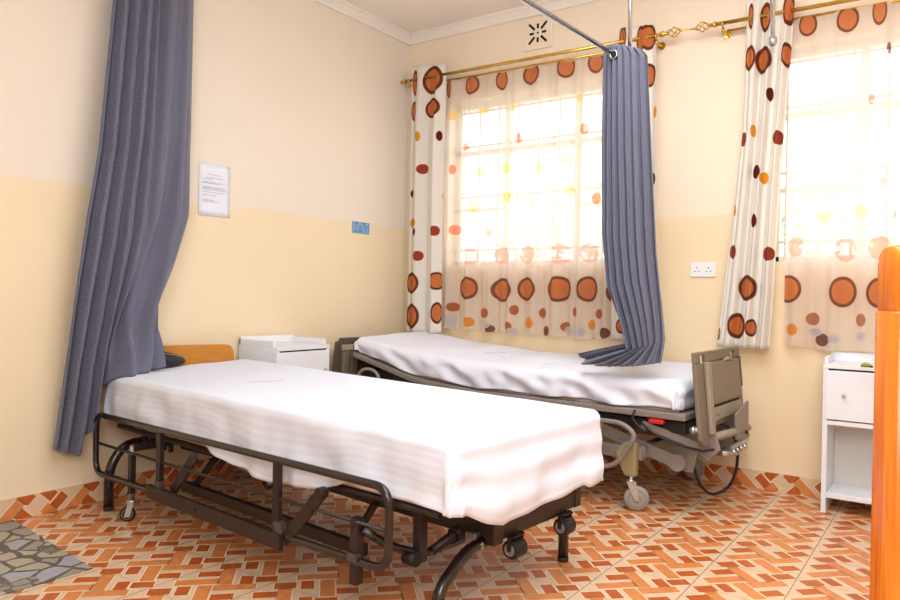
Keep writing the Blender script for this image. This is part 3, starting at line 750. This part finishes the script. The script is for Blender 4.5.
# swivel castor at the head end
def castor(fr, a, b_, r, w, parent, ztop, wm, fm_, post=None, ang=0.4):
    d = (fr.U*math.cos(ang)+fr.V*math.sin(ang)); ax = Vector((-d.y, d.x, 0))
    base = fr(a, b_, 0); c = base+Z*r+d*r*.45
    b = MB(); b.lathe([(.006, -w/2), (r*.8, -w/2), (r*.97, -w*.3), (r, 0), (r*.97, w*.3), (r*.8, w/2), (.006, w/2)], c, ax, 28); wo = b.build('castor_wheel', wm, parent)
    b = MB(); b.lathe([(.001, -w*.56), (r*.3, -w*.55), (r*.34, -w*.5)], c, ax, 16); b.lathe([(.001, w*.56), (r*.3, w*.55), (r*.34, w*.5)], c, ax, 16)
    b.lathe([(r*.62, w*.5), (r*.66, w*.54), (r*.70, w*.5)], c, ax, 24); b.lathe([(r*.62, -w*.5), (r*.66, -w*.54), (r*.70, -w*.5)], c, ax, 24); b.build('hub', M['arm'], wo)
    zt_ = r*2+.018; b = MB()
    for sg in (-1, 1):
        o_ = ax*sg*(w/2+.005)
        b.prism([base+o_+Z*zt_-d*r*.35, base+o_+Z*zt_+d*r*.35, c+o_+d*.012-Z*.01, c+o_-d*.012-Z*.01], ax*sg*.003)
    b.obox(base+Z*(zt_+.002), d*r*.38, ax*(w/2+.008), Z*.003); b.cyl(base+Z*zt_, base+Z*ztop, .011, 12); b.cyl(base+Z*zt_, base+Z*(zt_+.012), .02, 16)
    b.build('castor_fork', fm_, wo)
    return wo
castor(B1, -1.69, -.06, .034, .022, bed, .34, M['rubber'], M['steel'], ang=-2.2)
castor(B1, -1.69, .70, .034, .022, bed, .34, M['rubber'], M['steel'], ang=-2.2)
b = MB(); b.beam(B1(-1.69, -.06, .33), B1(-1.69, .74, .33), .03, .03); b.beam(B1(-1.69, -.06, .125), B1(-1.69, -.06, .30), .026, .026, (1, 0, 0)); b.beam(B1(-1.69, .70, .125), B1(-1.69, .70, .31), .026, .026, (1, 0, 0)); b.build('castor_beam', M['black2'], bed, bevel=.003)
# guard rail panel on the near side
pb = -.085
X = lambda a, z, bb=pb: B1(a, bb, z)
loop = rounded([X(-1.99, .45), X(-.055, .455), X(-.055, .205), X(-1.99, .175)], .065, 7, closed=True)
gr = None
b = MB(); b.tube(loop, .0135, 12, closed=True); gr = b.build('guard_rail', M['black'], bed)
b = MB(); b.tube([X(-1.98, .315), X(-.06, .325)], .0065, 8); b.build('middle_bar', M['black2'], gr)
for a in (-1.40, -.60):
    b = MB(); b.beam(X(a, .19), X(a, .45), .022, .03, (1, 0, 0)); b.build('upright', M['black2'], gr, bevel=.003)
b = MB(); b.beam(X(-1.46, .190, pb-.018), X(-.55, .182, pb-.018), .02, .055); b.cyl(X(-1.08, .188, pb-.026), X(-1.08, .188, pb-.034), .006, 8); b.build('hinge_channel', M['black2'], gr, bevel=.004)
b = MB(); b.beam(X(-.55, .185, pb-.004), X(-.36, .385, pb-.004), .012, .045, (0, 0, 1)); b.cyl(X(-.36, .385, pb-.02), X(-.36, .385, pb+.01), .02, 14); b.cyl(X(-.40, .32, pb-.018), X(-.40, .32, pb-.008), .006, 8); b.build('hinge_arm', M['black2'], gr, bevel=.003)
b = MB(); b.beam(X(-1.33, .20, pb+.02), X(-1.16, .38, pb+.02), .012, .045); b.build('hinge_arm', M['black2'], gr, bevel=.003)
for a_, z_, h_ in ((-1.39, .225, .016), (-.575, .225, .02), (-.2, .215, .012)):
    b = MB(); b.obox(X(a_, z_, pb-.006), B1.U*.02, B1.V*.014, Z*h_); b.build('hinge_joint', M['joint'], gr, bevel=.004)
b = MB(); b.beam(X(-.205, .125, pb+.01), X(-.205, .335, pb+.01), .032, .032, (1, 0, 0)); b.cyl(X(-.205, .31, pb-.006), X(-.205, .31, pb-.012), .006, 8); b.build('square_post', M['black2'], gr, bevel=.003)
b = MB(); b.beam(B1(-1.62, .15, .135), B1(-.40, .15, .125), .03, .045); b.build('lower_rail', M['black2'], bed, bevel=.004)
for a in (-1.55, -.48):
    b = MB(); b.beam(B1(a, .15, .12), B1(a, .33, .31), .03, .012, B1.U); b.build('rail_link', M['black2'], bed)
# lift linkage by the foot
b = MB(); b.beam(B1(-.13, .14, .155), B1(-.13, .14, .36), .045, .03, (1, 0, 0)); b.cyl(B1(-.13, .11, .18), B1(-.13, .10, .18), .008, 10); b.build('drop_bracket', M['black2'], bed, bevel=.003)
b = MB(); b.tube(rounded([B1(-.19, -.07, .30), B1(-.15, .02, .23), B1(-.13, .16, .175), B1(-.13, .62, .175)], .05), .014, 10); b.build('torsion_tube', M['black'], bed)
b = MB(); b.tube([B1(-.13, .2, .175), B1(-.1, .5, .27)], .017, 12); b.tube([B1(-.12, .30, .205), B1(-.1, .56, .29)], .027, 12); b.build('actuator', M['black2'], bed)
b = MB(); b.cyl(B1(-.155, .10, .178), B1(-.105, .10, .178), .024, 14); b.build('pivot_collar', M['rubber'], bed)
# rear under-structure seen through the guard rail
b = MB(); b.beam(B1(-1.9, .25, .33), B1(-1.2, .25, .33), .05, .05); b.beam(B1(-1.55, .1, .35), B1(-1.35, .5, .2), .03, .05); b.obox(B1(-1.45, .40, .30), B1.U*.12, B1.V*.09, Z*.05)
for i in range(5): b.cyl(B1(-1.85+i*.06, .08, .30), B1(-1.85+i*.06, .08, .36), .012, 8)
b.build('backrest_mechanism', M['rubber'], bed, bevel=.004)
b = MB(); b.beam(B1(-.85, .3, .35), B1(-.85, .6, .3), .05, .07); b.cyl(B1(-.86, .35, .25), B1(-.86, .35, .33), .02, 12); b.build('knee_mechanism', M['rubber'], bed, bevel=.004)
# headboard
hp = []
for (y, z) in rounded_pts if False else []: pass
pr = [(.13, .40), (.13, .755), (.70, .742), (.735, .40)]
pp = [B1(-2.085, y, z) for y, z in pr]
pp = rounded(pp, .05, 6, closed=True)
b = MB(); b.prism(pp, B1.U*.022); b.build('headboard', M['wood'], bed, bevel=.004)
# black bag at head of bed
P = []
for i in range(21):
    s = i/20; row = []
    for j in range(17):
        a = 2*PI*j/16; ww = math.sin(PI*min(1, max(0, s)))**.45 if 0 < s < 1 else 0
        row.append(B1(-2.02+.035*math.cos(a)*ww, lerp(.12, .385, s), .69+.058*math.sin(a)*ww*(1-.35*s)-.02*s))
    P.append(row)
t = thing('black_bag', 'small black vinyl pouch on the bed in front of wooden headboard', 'bag', B1(-1.95, .28, .67))
b = MB(); b.grid(P); b.build('pouch', M['bag'], t)
b = MB(); b.tube([P[i][2]+Vector((.002, 0, .002)) for i in range(3, 18)], .003, 6); b.build('piping', M['arm'], t)

# ------------------------------------------------------------------ far bed
B2 = Fr((2.16044665, -0.85303357, 0), 2.5)
fb = thing('hospital_bed', 'taupe adjustable hospital bed on castors along back wall', 'bed', B2(-.9, .4, 0))
A0, A1 = -1.975, .215
def prof(a):  # deck height
    if a > -1.0: return .492
    if a > -1.45: return lerp(.492, .53, (-1.0-a)/.45)
    return lerp(.53, .66, (-1.45-a)/.55)
zt2 = lambda a, f: prof(a)+lerp(.158, .192, f)*(1 if a > -1.4 else lerp(1, .70, min(1, (-1.4-a)/.5)))-(.0 if a < -.9 else .010*(a+.9))
bn2 = lambda a: .0; bf2 = lambda a: lerp(.735, .80, (a+1.95)/2.165)
P = [[], []]
for k, dz in enumerate((.0, 1)):
    for i in range(24):
        a = lerp(A0+.03, A1-.03, i/23); P[k].append(a)
b = MB(); vs = []; fs = []
for i in range(24):
    a = P[0][i]; zt_ = zt2(a, 0)-.02; zb = prof(a)+.004
    vs += [B2(a, .04, zb), B2(a, .04, zt_), B2(a, .70, zt_), B2(a, .70, zb)]
for i in range(23):
    for k in range(4): fs.append((i*4+k, i*4+(k+1) % 4, i*4+4+(k+1) % 4, i*4+4+k))
fs += [(0, 1, 2, 3), (92, 93, 94, 95)]
b.add(vs, fs); b.build('mattress', M['mattress'], fb)
sh = drape('bed_sheet', B2, A0, A1, bn2, bf2, zt2, lambda a: prof(a)+.022+.006*math.sin(a*14), lambda a: prof(a)+.03, lambda b_: .51, lambda b_: prof(A0)+.02, M['sheet2'], na=150, nb=80, r=.05,
           wr=lambda a, b_: .004*math.sin(a*11-b_*6)+.003*math.sin(b_*13+a*5), flare=-.02, wk=lambda s_, d_: .009*math.sin(s_*17-d_*38)+.006*math.sin(s_*31-d_*55+2)+.003*math.sin(s_*53-d_*20))
tag(sh, 'white wrinkled sheet over mattress of the bed by the windows', 'bed sheet')
marks(B2, -1.12, .42, .16, lambda a, b_: zt2(a, b_/.815)+.0075, M['mark2'], sh, 8)
marks(B2, -.62, .22, .12, lambda a, b_: zt2(a, b_/.815)+.007, M['mark'], sh, 7)
# deck platform
b = MB(); vs = []; fs = []
aa = [lerp(-1.955, .24, i/30) for i in range(31)]
for a in aa:
    z = prof(a)+.008; vs += [B2(a, -.02, z-.032), B2(a, -.02, z), B2(a, lerp(.745, .81, (a+1.99)/2.23), z), B2(a, lerp(.745, .81, (a+1.99)/2.23), z-.032)]
for i in range(30):
    for k in range(4): fs.append((i*4+k, i*4+(k+1) % 4, i*4+4+(k+1) % 4, i*4+4+k))
fs += [(0, 1, 2, 3), (120, 121, 122, 123)]
b.add(vs, fs); b.build('deck', M['arm'], fb, bevel=.006)
b = MB(); b.obox(B2(-.85, .4, .42), B2.U*1.0, B2.V*.33, Z*.03); b.obox(B2(.10, .3, .425), B2.U*.12, B2.V*.26, Z*.03); b.obox(B2(-1.6, .4, .50), B2.U*.3, B2.V*.33, Z*.03); b.build('undercarriage_box', M['dark'], fb, bevel=.006)
b = MB(); b.obox(B2(.10, -.010, .453), B2.U*.036, B2.V*.016, Z*.010); b.build('release_handle', M['red'], fb, bevel=.004)
# base frame, legs
for bb in (.03, .71):
    b = MB(); b.beam(B2(-1.75, bb, .275), B2(.02, bb, .275), .045, .06); b.build('base_beam', M['arm'], fb, bevel=.006)
for aa_ in (-1.72, -.0):
    b = MB(); b.beam(B2(aa_, .03, .285), B2(aa_, .72, .285), .05, .06); b.build('cross_beam', M['arm'], fb, bevel=.006)
for (a, bb) in ((-.025, -.01), (-.025, .80), (-1.74, -.01), (-1.74, .71)):
    b = MB(); b.prism([B2(a-.03, bb-.022, .17), B2(a+.03, bb-.022, .17), B2(a+.03, bb-.022, .335), B2(a-.035, bb-.022, .335), B2(a-.08, bb-.022, .27), B2(a-.07, bb-.022, .25)], B2.V*.045)
    lg = b.build('leg', M['khaki'], fb, bevel=.01)
    castor(B2, a+.0, bb, .062, .03, lg, .18, M['wheelg'], M['steel'], ang=.55)
# folded side rail loop (near side)
X = lambda a, z: B2(a, -.07, z)
lp = rounded([X(-.95, .425), X(-.05, .435), X(.025, .385), X(-.07, .235), X(-.14, .205), X(-.95, .205)], .05, 7, closed=True)
b = MB(); b.tube(lp, .012, 12, closed=True); sr = b.build('side_rail', M['arm'], fb)
for a in (-.85, -.5, -.18):
    b = MB(); b.beam(X(a, .21), X(a, .43), .018, .045, (1, 0, 0)); b.build('rail_bar', M['khaki'], sr, bevel=.004)
# lift arms
b = MB(); b.beam(B2(-.30, .08, .385), B2(.17, .08, .25), .02, .062); b.cyl(B2(.17, .065, .25), B2(.17, .095, .25), .042, 16); b.cyl(B2(-.12, .062, .335), B2(-.12, .1, .335), .008, 8); b.build('lift_arm', M['arm'], fb, bevel=.004)
b = MB(); b.beam(B2(-.30, .72, .385), B2(.17, .72, .25), .02, .062); b.cyl(B2(.17, .705, .25), B2(.17, .735, .25), .042, 16); b.build('lift_arm', M['arm'], fb, bevel=.004)
b = MB(); b.prism([B2(.10, .12, .40), B2(.33, .12, .42), B2(.36, .12, .33), B2(.30, .12, .27), B2(.25, .12, .30), B2(.23, .12, .20), B2(.12, .12, .21), B2(.14, .12, .31)], B2.V*.02); b.build('foot_bracket', M['arm'], fb, bevel=.005)
b = MB(); b.prism([B2(.10, .60, .40), B2(.33, .60, .42), B2(.36, .60, .33), B2(.30, .60, .27), B2(.23, .60, .20), B2(.12, .60, .21)], B2.V*.02); b.build('foot_bracket', M['arm'], fb, bevel=.005)
b = MB(); b.beam(B2(.02, .0, .43), B2(.30, .10, .33), .014, .035); b.build('brake_bar', M['arm'], fb, bevel=.003)
b = MB(); b.tube(rounded([B2(.19, .14, .215), B2(.26, .14, .36), B2(.345, .2, .39), B2(.345, .62, .37)], .06), .02, 12); b.build('foot_tube', M['taupe_l'], fb)
# footboard (leans slightly)
def FB(b_, h, off=0):   # h 0..1 bottom->top
    return B2(lerp(.292, .252, h)+off, b_, lerp(.375, .79, h))
ft = FB(.4, 1)-FB(.4, 0); fz = ft.normalized(); fn_ = B2.V.cross(fz).normalized()
if fn_.dot(B2.U) < 0: fn_ = -fn_
th = .022
b = MB()
out = [FB(.0, .06), FB(.0, .93), FB(.03, 1), FB(.745, 1.0), FB(.685, .94), FB(.685, .16), FB(.745, .13), FB(.06, .0), FB(.02, .0)]
# board made of strips around two hand slots
def strip(p0, p1, h0, h1): b.prism([FB(p0, h0), FB(p1, h0), FB(p1, h1), FB(p0, h1)], fn_*th)
b.prism([FB(.0, .02), FB(.04, -.06), FB(.10, -.06), FB(.14, .12), FB(.685, .12), FB(.685, .87), FB(.0, .87)], fn_*th)
strip(.0, .07, .87, .97); strip(.14, .53, .87, .97); strip(.61, .685, .87, .97)
strip(.0, .685, .955, 1.0)
b.build('footboard', M['taupe'], fb, bevel=.006)
def slab(b0, b1, h0, h1, o0, o1): return MB().prism([FB(b0, h0)+fn_*o0, FB(b1, h0)+fn_*o0, FB(b1, h1)+fn_*o0, FB(b0, h1)+fn_*o0], fn_*(o1-o0))
fbd = bpy.data.objects['footboard']
slab(.17, .61, .37, .86, th, th+.018).build('control_panel', M['taupe'], fbd, bevel=.008)
slab(.16, .61, .19, .34, th, th+.012).build('label_strip', M['taupe_l'], fbd, bevel=.004)
slab(.17, .60, .345, .37, th, th+.006).build('groove', M['gap'], fbd)
slab(.10, .15, .05, .88, th, th+.022).build('post_trim', M['taupe_l'], fbd, bevel=.006)
slab(.63, .655, .5, .88, th, th+.014).build('post_trim', M['taupe_d'], fbd, bevel=.004)
b = MB(); b.tube([FB(.35, .865)+fn_*(th+.02), FB(.40, .885)+fn_*(th+.02), FB(.46, .865)+fn_*(th+.02)], .008, 8); b.build('latch', M['taupe_l'], fbd)
for k_ in range(2):
    b = MB(); b.cyl(FB(.20+.03*k_, .25)+fn_*(th+.011), FB(.20+.03*k_, .25)+fn_*(th+.014), .004, 8); b.build('screw', M['gap'], fbd)
b = MB(); b.cyl(FB(.0, .14)-fn_*.03, FB(.0, .14)+fn_*.01, .012, 10); b.cyl(FB(-.01, .14)-fn_*.02, FB(-.01, .14)+fn_*.0, .018, 10); b.build('board_pin', M['steel'], fbd)
# hanging bracket plate beyond the footboard
b = MB(); b.prism([B2(.35, .36, .47), B2(.35, .57, .52), B2(.35, .58, .34), B2(.35, .51, .315), B2(.35, .38, .34)], B2.U*.012); hg = b.build('hook_plate', M['arm'], fb, bevel=.004)
b = MB(); b.cyl(B2(.363, .53, .36), B2(.369, .53, .36), .01, 12); b.build('plate_hole', M['gap'], hg)
b = MB(); b.beam(B2(.38, .22, .33), B2(.38, .48, .33), .012, .02); b.tube([B2(.34, .2, .30), B2(.38, .3, .29), B2(.38, .46, .31)], .012, 10)
for i in range(4): b.cyl(B2(.375, .24+.06*i, .32), B2(.40, .24+.06*i, .30), .008, 8)
b.build('cable_clamp', M['steel'], fb)
# cable loop hanging to the floor
cb = [at(718, 423, 'y', -.55), at(729, 428, 'y', -.50), at(737, 447, 'y', -.45), at(736, 470, 'y', -.42), at(728, 487, 'y', -.42), at(712, 494, 'y', -.45), at(700, 484, 'y', -.5), at(694, 466, 'y', -.5), at(693, 448, 'y', -.5), at(700, 436, 'y', -.5)]
for p in cb: p.z = max(p.z, .012)
cr = []
for i in range(len(cb)-1):
    p0, p1, p2, p3 = cb[max(i-1, 0)], cb[i], cb[i+1], cb[min(i+2, len(cb)-1)]
    for k in range(6):
        t_ = k/6; cr.append(.5*((2*p1)+(p2-p0)*t_+(2*p0-5*p1+4*p2-p3)*t_**2+(-p0+3*p1-3*p2+p3)*t_**3))
b = MB(); b.tube(cr+[cb[-1]], .0075, 10); b.build('cable', M['rubber'], fb)
cb2 = [B2(.03, -.03, .44), B2(.08, -.02, .40), B2(.18, .0, .355), B2(.30, .05, .33), B2(.36, .2, .33)]
b = MB(); b.tube(cb2, .006, 8); b.build('cable', M['rubber'], fb)
b = MB(); b.tube(rounded([B2(.0, -.035, .50), B2(-.015, -.04, .46), B2(.02, -.035, .42), B2(.06, -.03, .40)], .03), .006, 8); b.build('cable_hook', M['dark'], fb)
# headboard with hand slot
def HBp(b_, z): return B2(-2.07+(.73-z)*-.06, b_, z)
b = MB(); U2 = B2.U*.03
for q in ([(-.10, .28), (-.045, .28), (-.03, .735), (-.075, .72)], [(-.04, .70), (.72, .70), (.72, .745), (-.04, .745)], [(.095, .65), (.15, .65), (.15, .71), (.095, .71)], [(.56, .66), (.63, .66), (.63, .71), (.56, .71)], [(-.05, .28), (.72, .28), (.72, .662), (-.045, .662)], [(.70, .28), (.74, .28), (.74, .73), (.70, .745)]):
    b.prism([HBp(*p) for p in q], U2)
b.build('headboard', M['taupe_d'], fb, bevel=.006)
hb_ = [o for o in C.objects if o.name.startswith('headboard')][-1]
b = MB()
for (b0, b1) in ((-.035, .03), (.04, .10)): b.prism([HBp(b0, .45)+U2, HBp(b1, .45)+U2, HBp(b1, .655)+U2, HBp(b0, .655)+U2], B2.U*.025)
b.build('folded_rail', M['taupe'], hb_, bevel=.008)
b = MB(); b.tube([B2(-1.80+.09*math.cos(x), -.03, .50+.06*math.sin(x)) for x in [PI*k/10 for k in range(11)]], .01, 10); b.build('head_handle', M['wheelg'], fb)

# ------------------------------------------------------------------ bedside cabinets
def cabinet(label, frm, W, Dp, Hh, extras):
    """frm(w, d, z): w along front width, d depth from the front (0) to back (Dp)"""
    t = thing('bedside_cabinet', label, 'cabinet', frm(W/2, Dp/2, 0))
    def bx(w0, w1, d0, d1, z0, z1, m=M['white'], name='panel', par=None, bev=.003):
        vs = [frm(w, d, z) for w in (w0, w1) for d in (d0, d1) for z in (z0, z1)]
        b = MB(); b.add(vs, [(0, 1, 3, 2), (4, 6, 7, 5), (0, 4, 5, 1), (2, 3, 7, 6), (0, 2, 6, 4), (1, 5, 7, 3)]); return b.build(name, m, par or t, bevel=bev)
    T = .022
    bx(0, T, 0, Dp, 0, Hh-.033, name='side_panel', bev=.001); bx(W-T, W, 0, Dp, 0, Hh-.033, name='side_panel', bev=.001)
    bx(0, W, -.004, Dp, Hh-.033, Hh-.012, name='top_panel', bev=.001)
    bx(0, W, Dp-.018, Dp, Hh-.012, Hh+.035, name='back_rim'); bx(0, .016, .03, Dp, Hh-.012, Hh+.022, name='side_rim'); bx(W-.016, W, .03, Dp, Hh-.012, Hh+.022, name='side_rim')
    bx(T, W-T, Dp-.012, Dp, .06, Hh-.032, M['white_in'], 'back_panel')
    bx(T, W-T, .0, Dp-.012, .435, .457, name='shelf'); bx(T, W-T, .0, Dp-.012, .075, .10, name='bottom_shelf')
    bx(T, W-T, .004, .022, .46, Hh-.034, M['gap'], 'door_gap', bev=0)
    d = bx(T*.5, W-T*.5, -.006, .012, .463, Hh-.042, name='door')
    b = MB(); c = Vector(frm(.095 if extras else W-.05, -.008, .585)); n = (Vector(frm(0, -1, 0))-Vector(frm(0, 0, 0))).normalized()
    b.lathe([(.004, 0), (.004, .008), (.008, .011), (.009, .015), (.005, .019), (.0005, .02)], c, n, 14); b.build('knob', M['steel'], d)
    return t
cabinet('white cabinet with open shelf below the right window beside wooden post', lambda w, d, z: Vector((2.89+w, -.285+d, z)), .42, .265, .746, True)
cabinet('white cabinet between the two bed heads against left wall', lambda w, d, z: Vector((.345-d, -1.552+w, z)), .41, .325, .742, False)
# little green and yellow thing on top of the cabinet
kx = at(867, 366.5, 'z', .74)
t = thing('clip', 'tiny green and yellow clip lying on top of the shelf cabinet', 'clip', (kx.x, kx.y, .734))
b = MB(); b.tube([(kx.x-.02, kx.y, .744), (kx.x-.005, kx.y-.01, .752), (kx.x+.015, kx.y, .745)], [.007, .010, .006], 8); b.build('clip_body', M['yellow'], t)
b = MB(); b.tube([(kx.x-.025, kx.y+.004, .741), (kx.x+.0, kx.y+.012, .741), (kx.x+.022, kx.y-.01, .741)], .005, 8); b.build('strap', mat('dark_green', (50, 70, 30), .6), t)

# ------------------------------------------------------------------ wooden post at the right
Wm = bpy.data.materials.new('orange_varnished_wood'); Wm.use_nodes = True
nt = Wm.node_tree; bs = nt.nodes['Principled BSDF']; bs.inputs['Roughness'].default_value = .22
tc = nt.nodes.new('ShaderNodeTexCoord'); mp = nt.nodes.new('ShaderNodeMapping'); mp.inputs['Scale'].default_value = (38, 38, 2.2)
nz = nt.nodes.new('ShaderNodeTexNoise'); nz.inputs['Scale'].default_value = 1; nz.inputs['Detail'].default_value = 5; nz.inputs['Distortion'].default_value = .6
cr_ = nt.nodes.new('ShaderNodeValToRGB'); cr_.color_ramp.elements[0].color = lin((206, 92, 14)); cr_.color_ramp.elements[1].color = lin((246, 150, 46)); cr_.color_ramp.elements[0].position = .3; cr_.color_ramp.elements[1].position = .7
nt.links.new(tc.outputs['Object'], mp.inputs[0]); nt.links.new(mp.outputs[0], nz.inputs['Vector']); nt.links.new(nz.outputs[0], cr_.inputs[0]); nt.links.new(cr_.outputs[0], bs.inputs['Base Color'])
pc = at(896, 330, 'y', -2.3); pc.z = 0
dirw = Vector((.82, .57, 0)); dird = Vector((-.57, .82, 0)); hw = .050
pc = Vector((pc.x, pc.y, 0))+dirw*hw+dird*hw
t = thing('wooden_post', 'orange varnished wooden post with rounded top at the right edge', 'post', pc)
def post_sec(z, k, n=32, sq=4.0):
    out = []
    for i in range(n):
        a = 2*PI*i/n; c, s = math.cos(a), math.sin(a); r = (abs(c)**sq+abs(s)**sq)**(-1/sq)*hw*k
        out.append(pc+dirw*c*r+dird*s*r+Z*z)
    return out
ztp = 1.178; gz = at(881, 311, 'y', -2.3).z
secs = [(0, 1.04), (gz-.006, 1.04), (gz-.003, 1.0), (gz, .93), (gz+.003, .97), (gz+.006, 1.0), (ztp-.05, 1.0), (ztp-.025, .95), (ztp-.01, .85), (ztp-.003, .7), (ztp, .45), (ztp+.001, .02)]
b = MB(); S_ = [post_sec(z, k) for z, k in secs]
vs = [p for s in S_ for p in s]; fs = [(i*32+k, i*32+(k+1) % 32, (i+1)*32+(k+1) % 32, (i+1)*32+k) for i in range(len(secs)-1) for k in range(32)]
b.add(vs, fs, 0, True); o = b.build('post_shaft', Wm, t)
for p_ in o.data.polygons: p_.use_smooth = True

# ------------------------------------------------------------------ pebble pattern mat, bottom left
m = bpy.data.materials.new('pebble_print_vinyl'); m.use_nodes = True; nt = m.node_tree; L = nt.links.new; N = nt.nodes.new
bs = nt.nodes['Principled BSDF']; bs.inputs['Roughness'].default_value = .45
tc = N('ShaderNodeTexCoord'); nz = N('ShaderNodeTexNoise'); nz.inputs['Scale'].default_value = 5
L(tc.outputs['Object'], nz.inputs['Vector'])
mx = N('ShaderNodeMix'); mx.data_type = 'VECTOR'; mx.inputs[0].default_value = .06; L(tc.outputs['Object'], mx.inputs[4]); L(nz.outputs['Color'], mx.inputs[5])
def vor(scale, edge, c0, c1, c2):
    v = N('ShaderNodeTexVoronoi'); v.feature = 'DISTANCE_TO_EDGE'; v.inputs['Scale'].default_value = scale; L(mx.outputs[1], v.inputs['Vector'])
    w = N('ShaderNodeTexVoronoi'); w.inputs['Scale'].default_value = scale; L(mx.outputs[1], w.inputs['Vector'])
    sp = N('ShaderNodeSeparateXYZ'); L(w.outputs['Color'], sp.inputs[0])
    r = N('ShaderNodeValToRGB'); r.color_ramp.interpolation = 'CONSTANT'; r.color_ramp.elements[0].color = lin(c0); r.color_ramp.elements[1].color = lin(c1); r.color_ramp.elements[1].position = .35
    e = r.color_ramp.elements.new(.7); e.color = lin(c2); L(sp.outputs[0], r.inputs[0])
    g = N('ShaderNodeMath'); g.operation = 'GREATER_THAN'; g.inputs[1].default_value = edge; L(v.outputs[0], g.inputs[0])
    x = N('ShaderNodeMix'); x.data_type = 'RGBA'; x.inputs[6].default_value = lin((92, 84, 76)); L(g.outputs[0], x.inputs[0]); L(r.outputs[0], x.inputs[7]); return x.outputs[2]
big = vor(10, .07, (146, 144, 132), (168, 160, 142), (158, 160, 168)); sml = vor(24, .09, (140, 138, 130), (120, 112, 98), (168, 164, 158))
n2 = N('ShaderNodeTexNoise'); n2.inputs['Scale'].default_value = 3.2; L(tc.outputs['Object'], n2.inputs['Vector'])
gt = N('ShaderNodeMath'); gt.operation = 'GREATER_THAN'; gt.inputs[1].default_value = .56; L(n2.outputs[0], gt.inputs[0])
x = N('ShaderNodeMix'); x.data_type = 'RGBA'; L(gt.outputs[0], x.inputs[0]); L(big, x.inputs[6]); L(sml, x.inputs[7]); L(x.outputs[2], bs.inputs['Base Color'])
b = MB(); b.prism([(.02, -2.765, .001), (.834, -2.846, .001), (.80, -4.4, .001), (.02, -4.4, .001)], (0, 0, .004))
o = b.build('floor_mat', m); tag(o, 'grey pebble patterned vinyl mat on the tiled floor at lower left', 'mat')

# ------------------------------------------------------------------ light
w = bpy.data.worlds.new('world'); sc.world = w; w.use_nodes = True; nt = w.node_tree
bg = nt.nodes['Background']; sky = nt.nodes.new('ShaderNodeTexSky'); sky.sky_type = 'HOSEK_WILKIE'; sky.turbidity = 6; sky.ground_albedo = .6
sky.sun_direction = Vector((.3, -.5, .8)).normalized()
mx = nt.nodes.new('ShaderNodeMix'); mx.data_type = 'RGBA'; mx.inputs[0].default_value = .8; nt.links.new(sky.outputs[0], mx.inputs[6]); mx.inputs[7].default_value = (.93, .97, 1, 1)
nt.links.new(mx.outputs[2], bg.inputs[0]); bg.inputs[1].default_value = 5.0
def area(name, loc, tgt, size, power, col=(1, 1, 1), sy=None):
    l = bpy.data.lights.new(name, 'AREA'); l.energy = power; l.size = size; l.color = col
    if sy: l.shape = 'RECTANGLE'; l.size_y = sy
    o = bpy.data.objects.new(name, l); C.objects.link(o); o.location = loc
    o.rotation_euler = (Vector(tgt)-Vector(loc)).to_track_quat('-Z', 'Y').to_euler(); return o
area('ceiling_fill', (3.1, -2.5, 2.93), (3.0, -2.3, 0), 1.6, 46, (.87, .93, 1))  # added soft fill under the ceiling, no visible fixture
area('ceiling_fill', (2.3, -1.5, 2.93), (2.3, -1.0, 0), .9, 22, (.9, .95, 1))  # second added fill, brightens the back wall
area('flash_bounce', (3.9, -5.2, 2.3), (1.9, -.6, 1.0), 1.4, 64, (.87, .93, 1))
for nm, x_ in (('portal_left', (W1[0]+W1[1])/2), ('portal_right', (W2[0]+W2[1])/2)):
    o = area(nm, (x_, .22, 1.84), (x_, -3, 1.84), 1.4, 1, (1, 1, 1), 1.2); o.data.cycles.is_portal = True
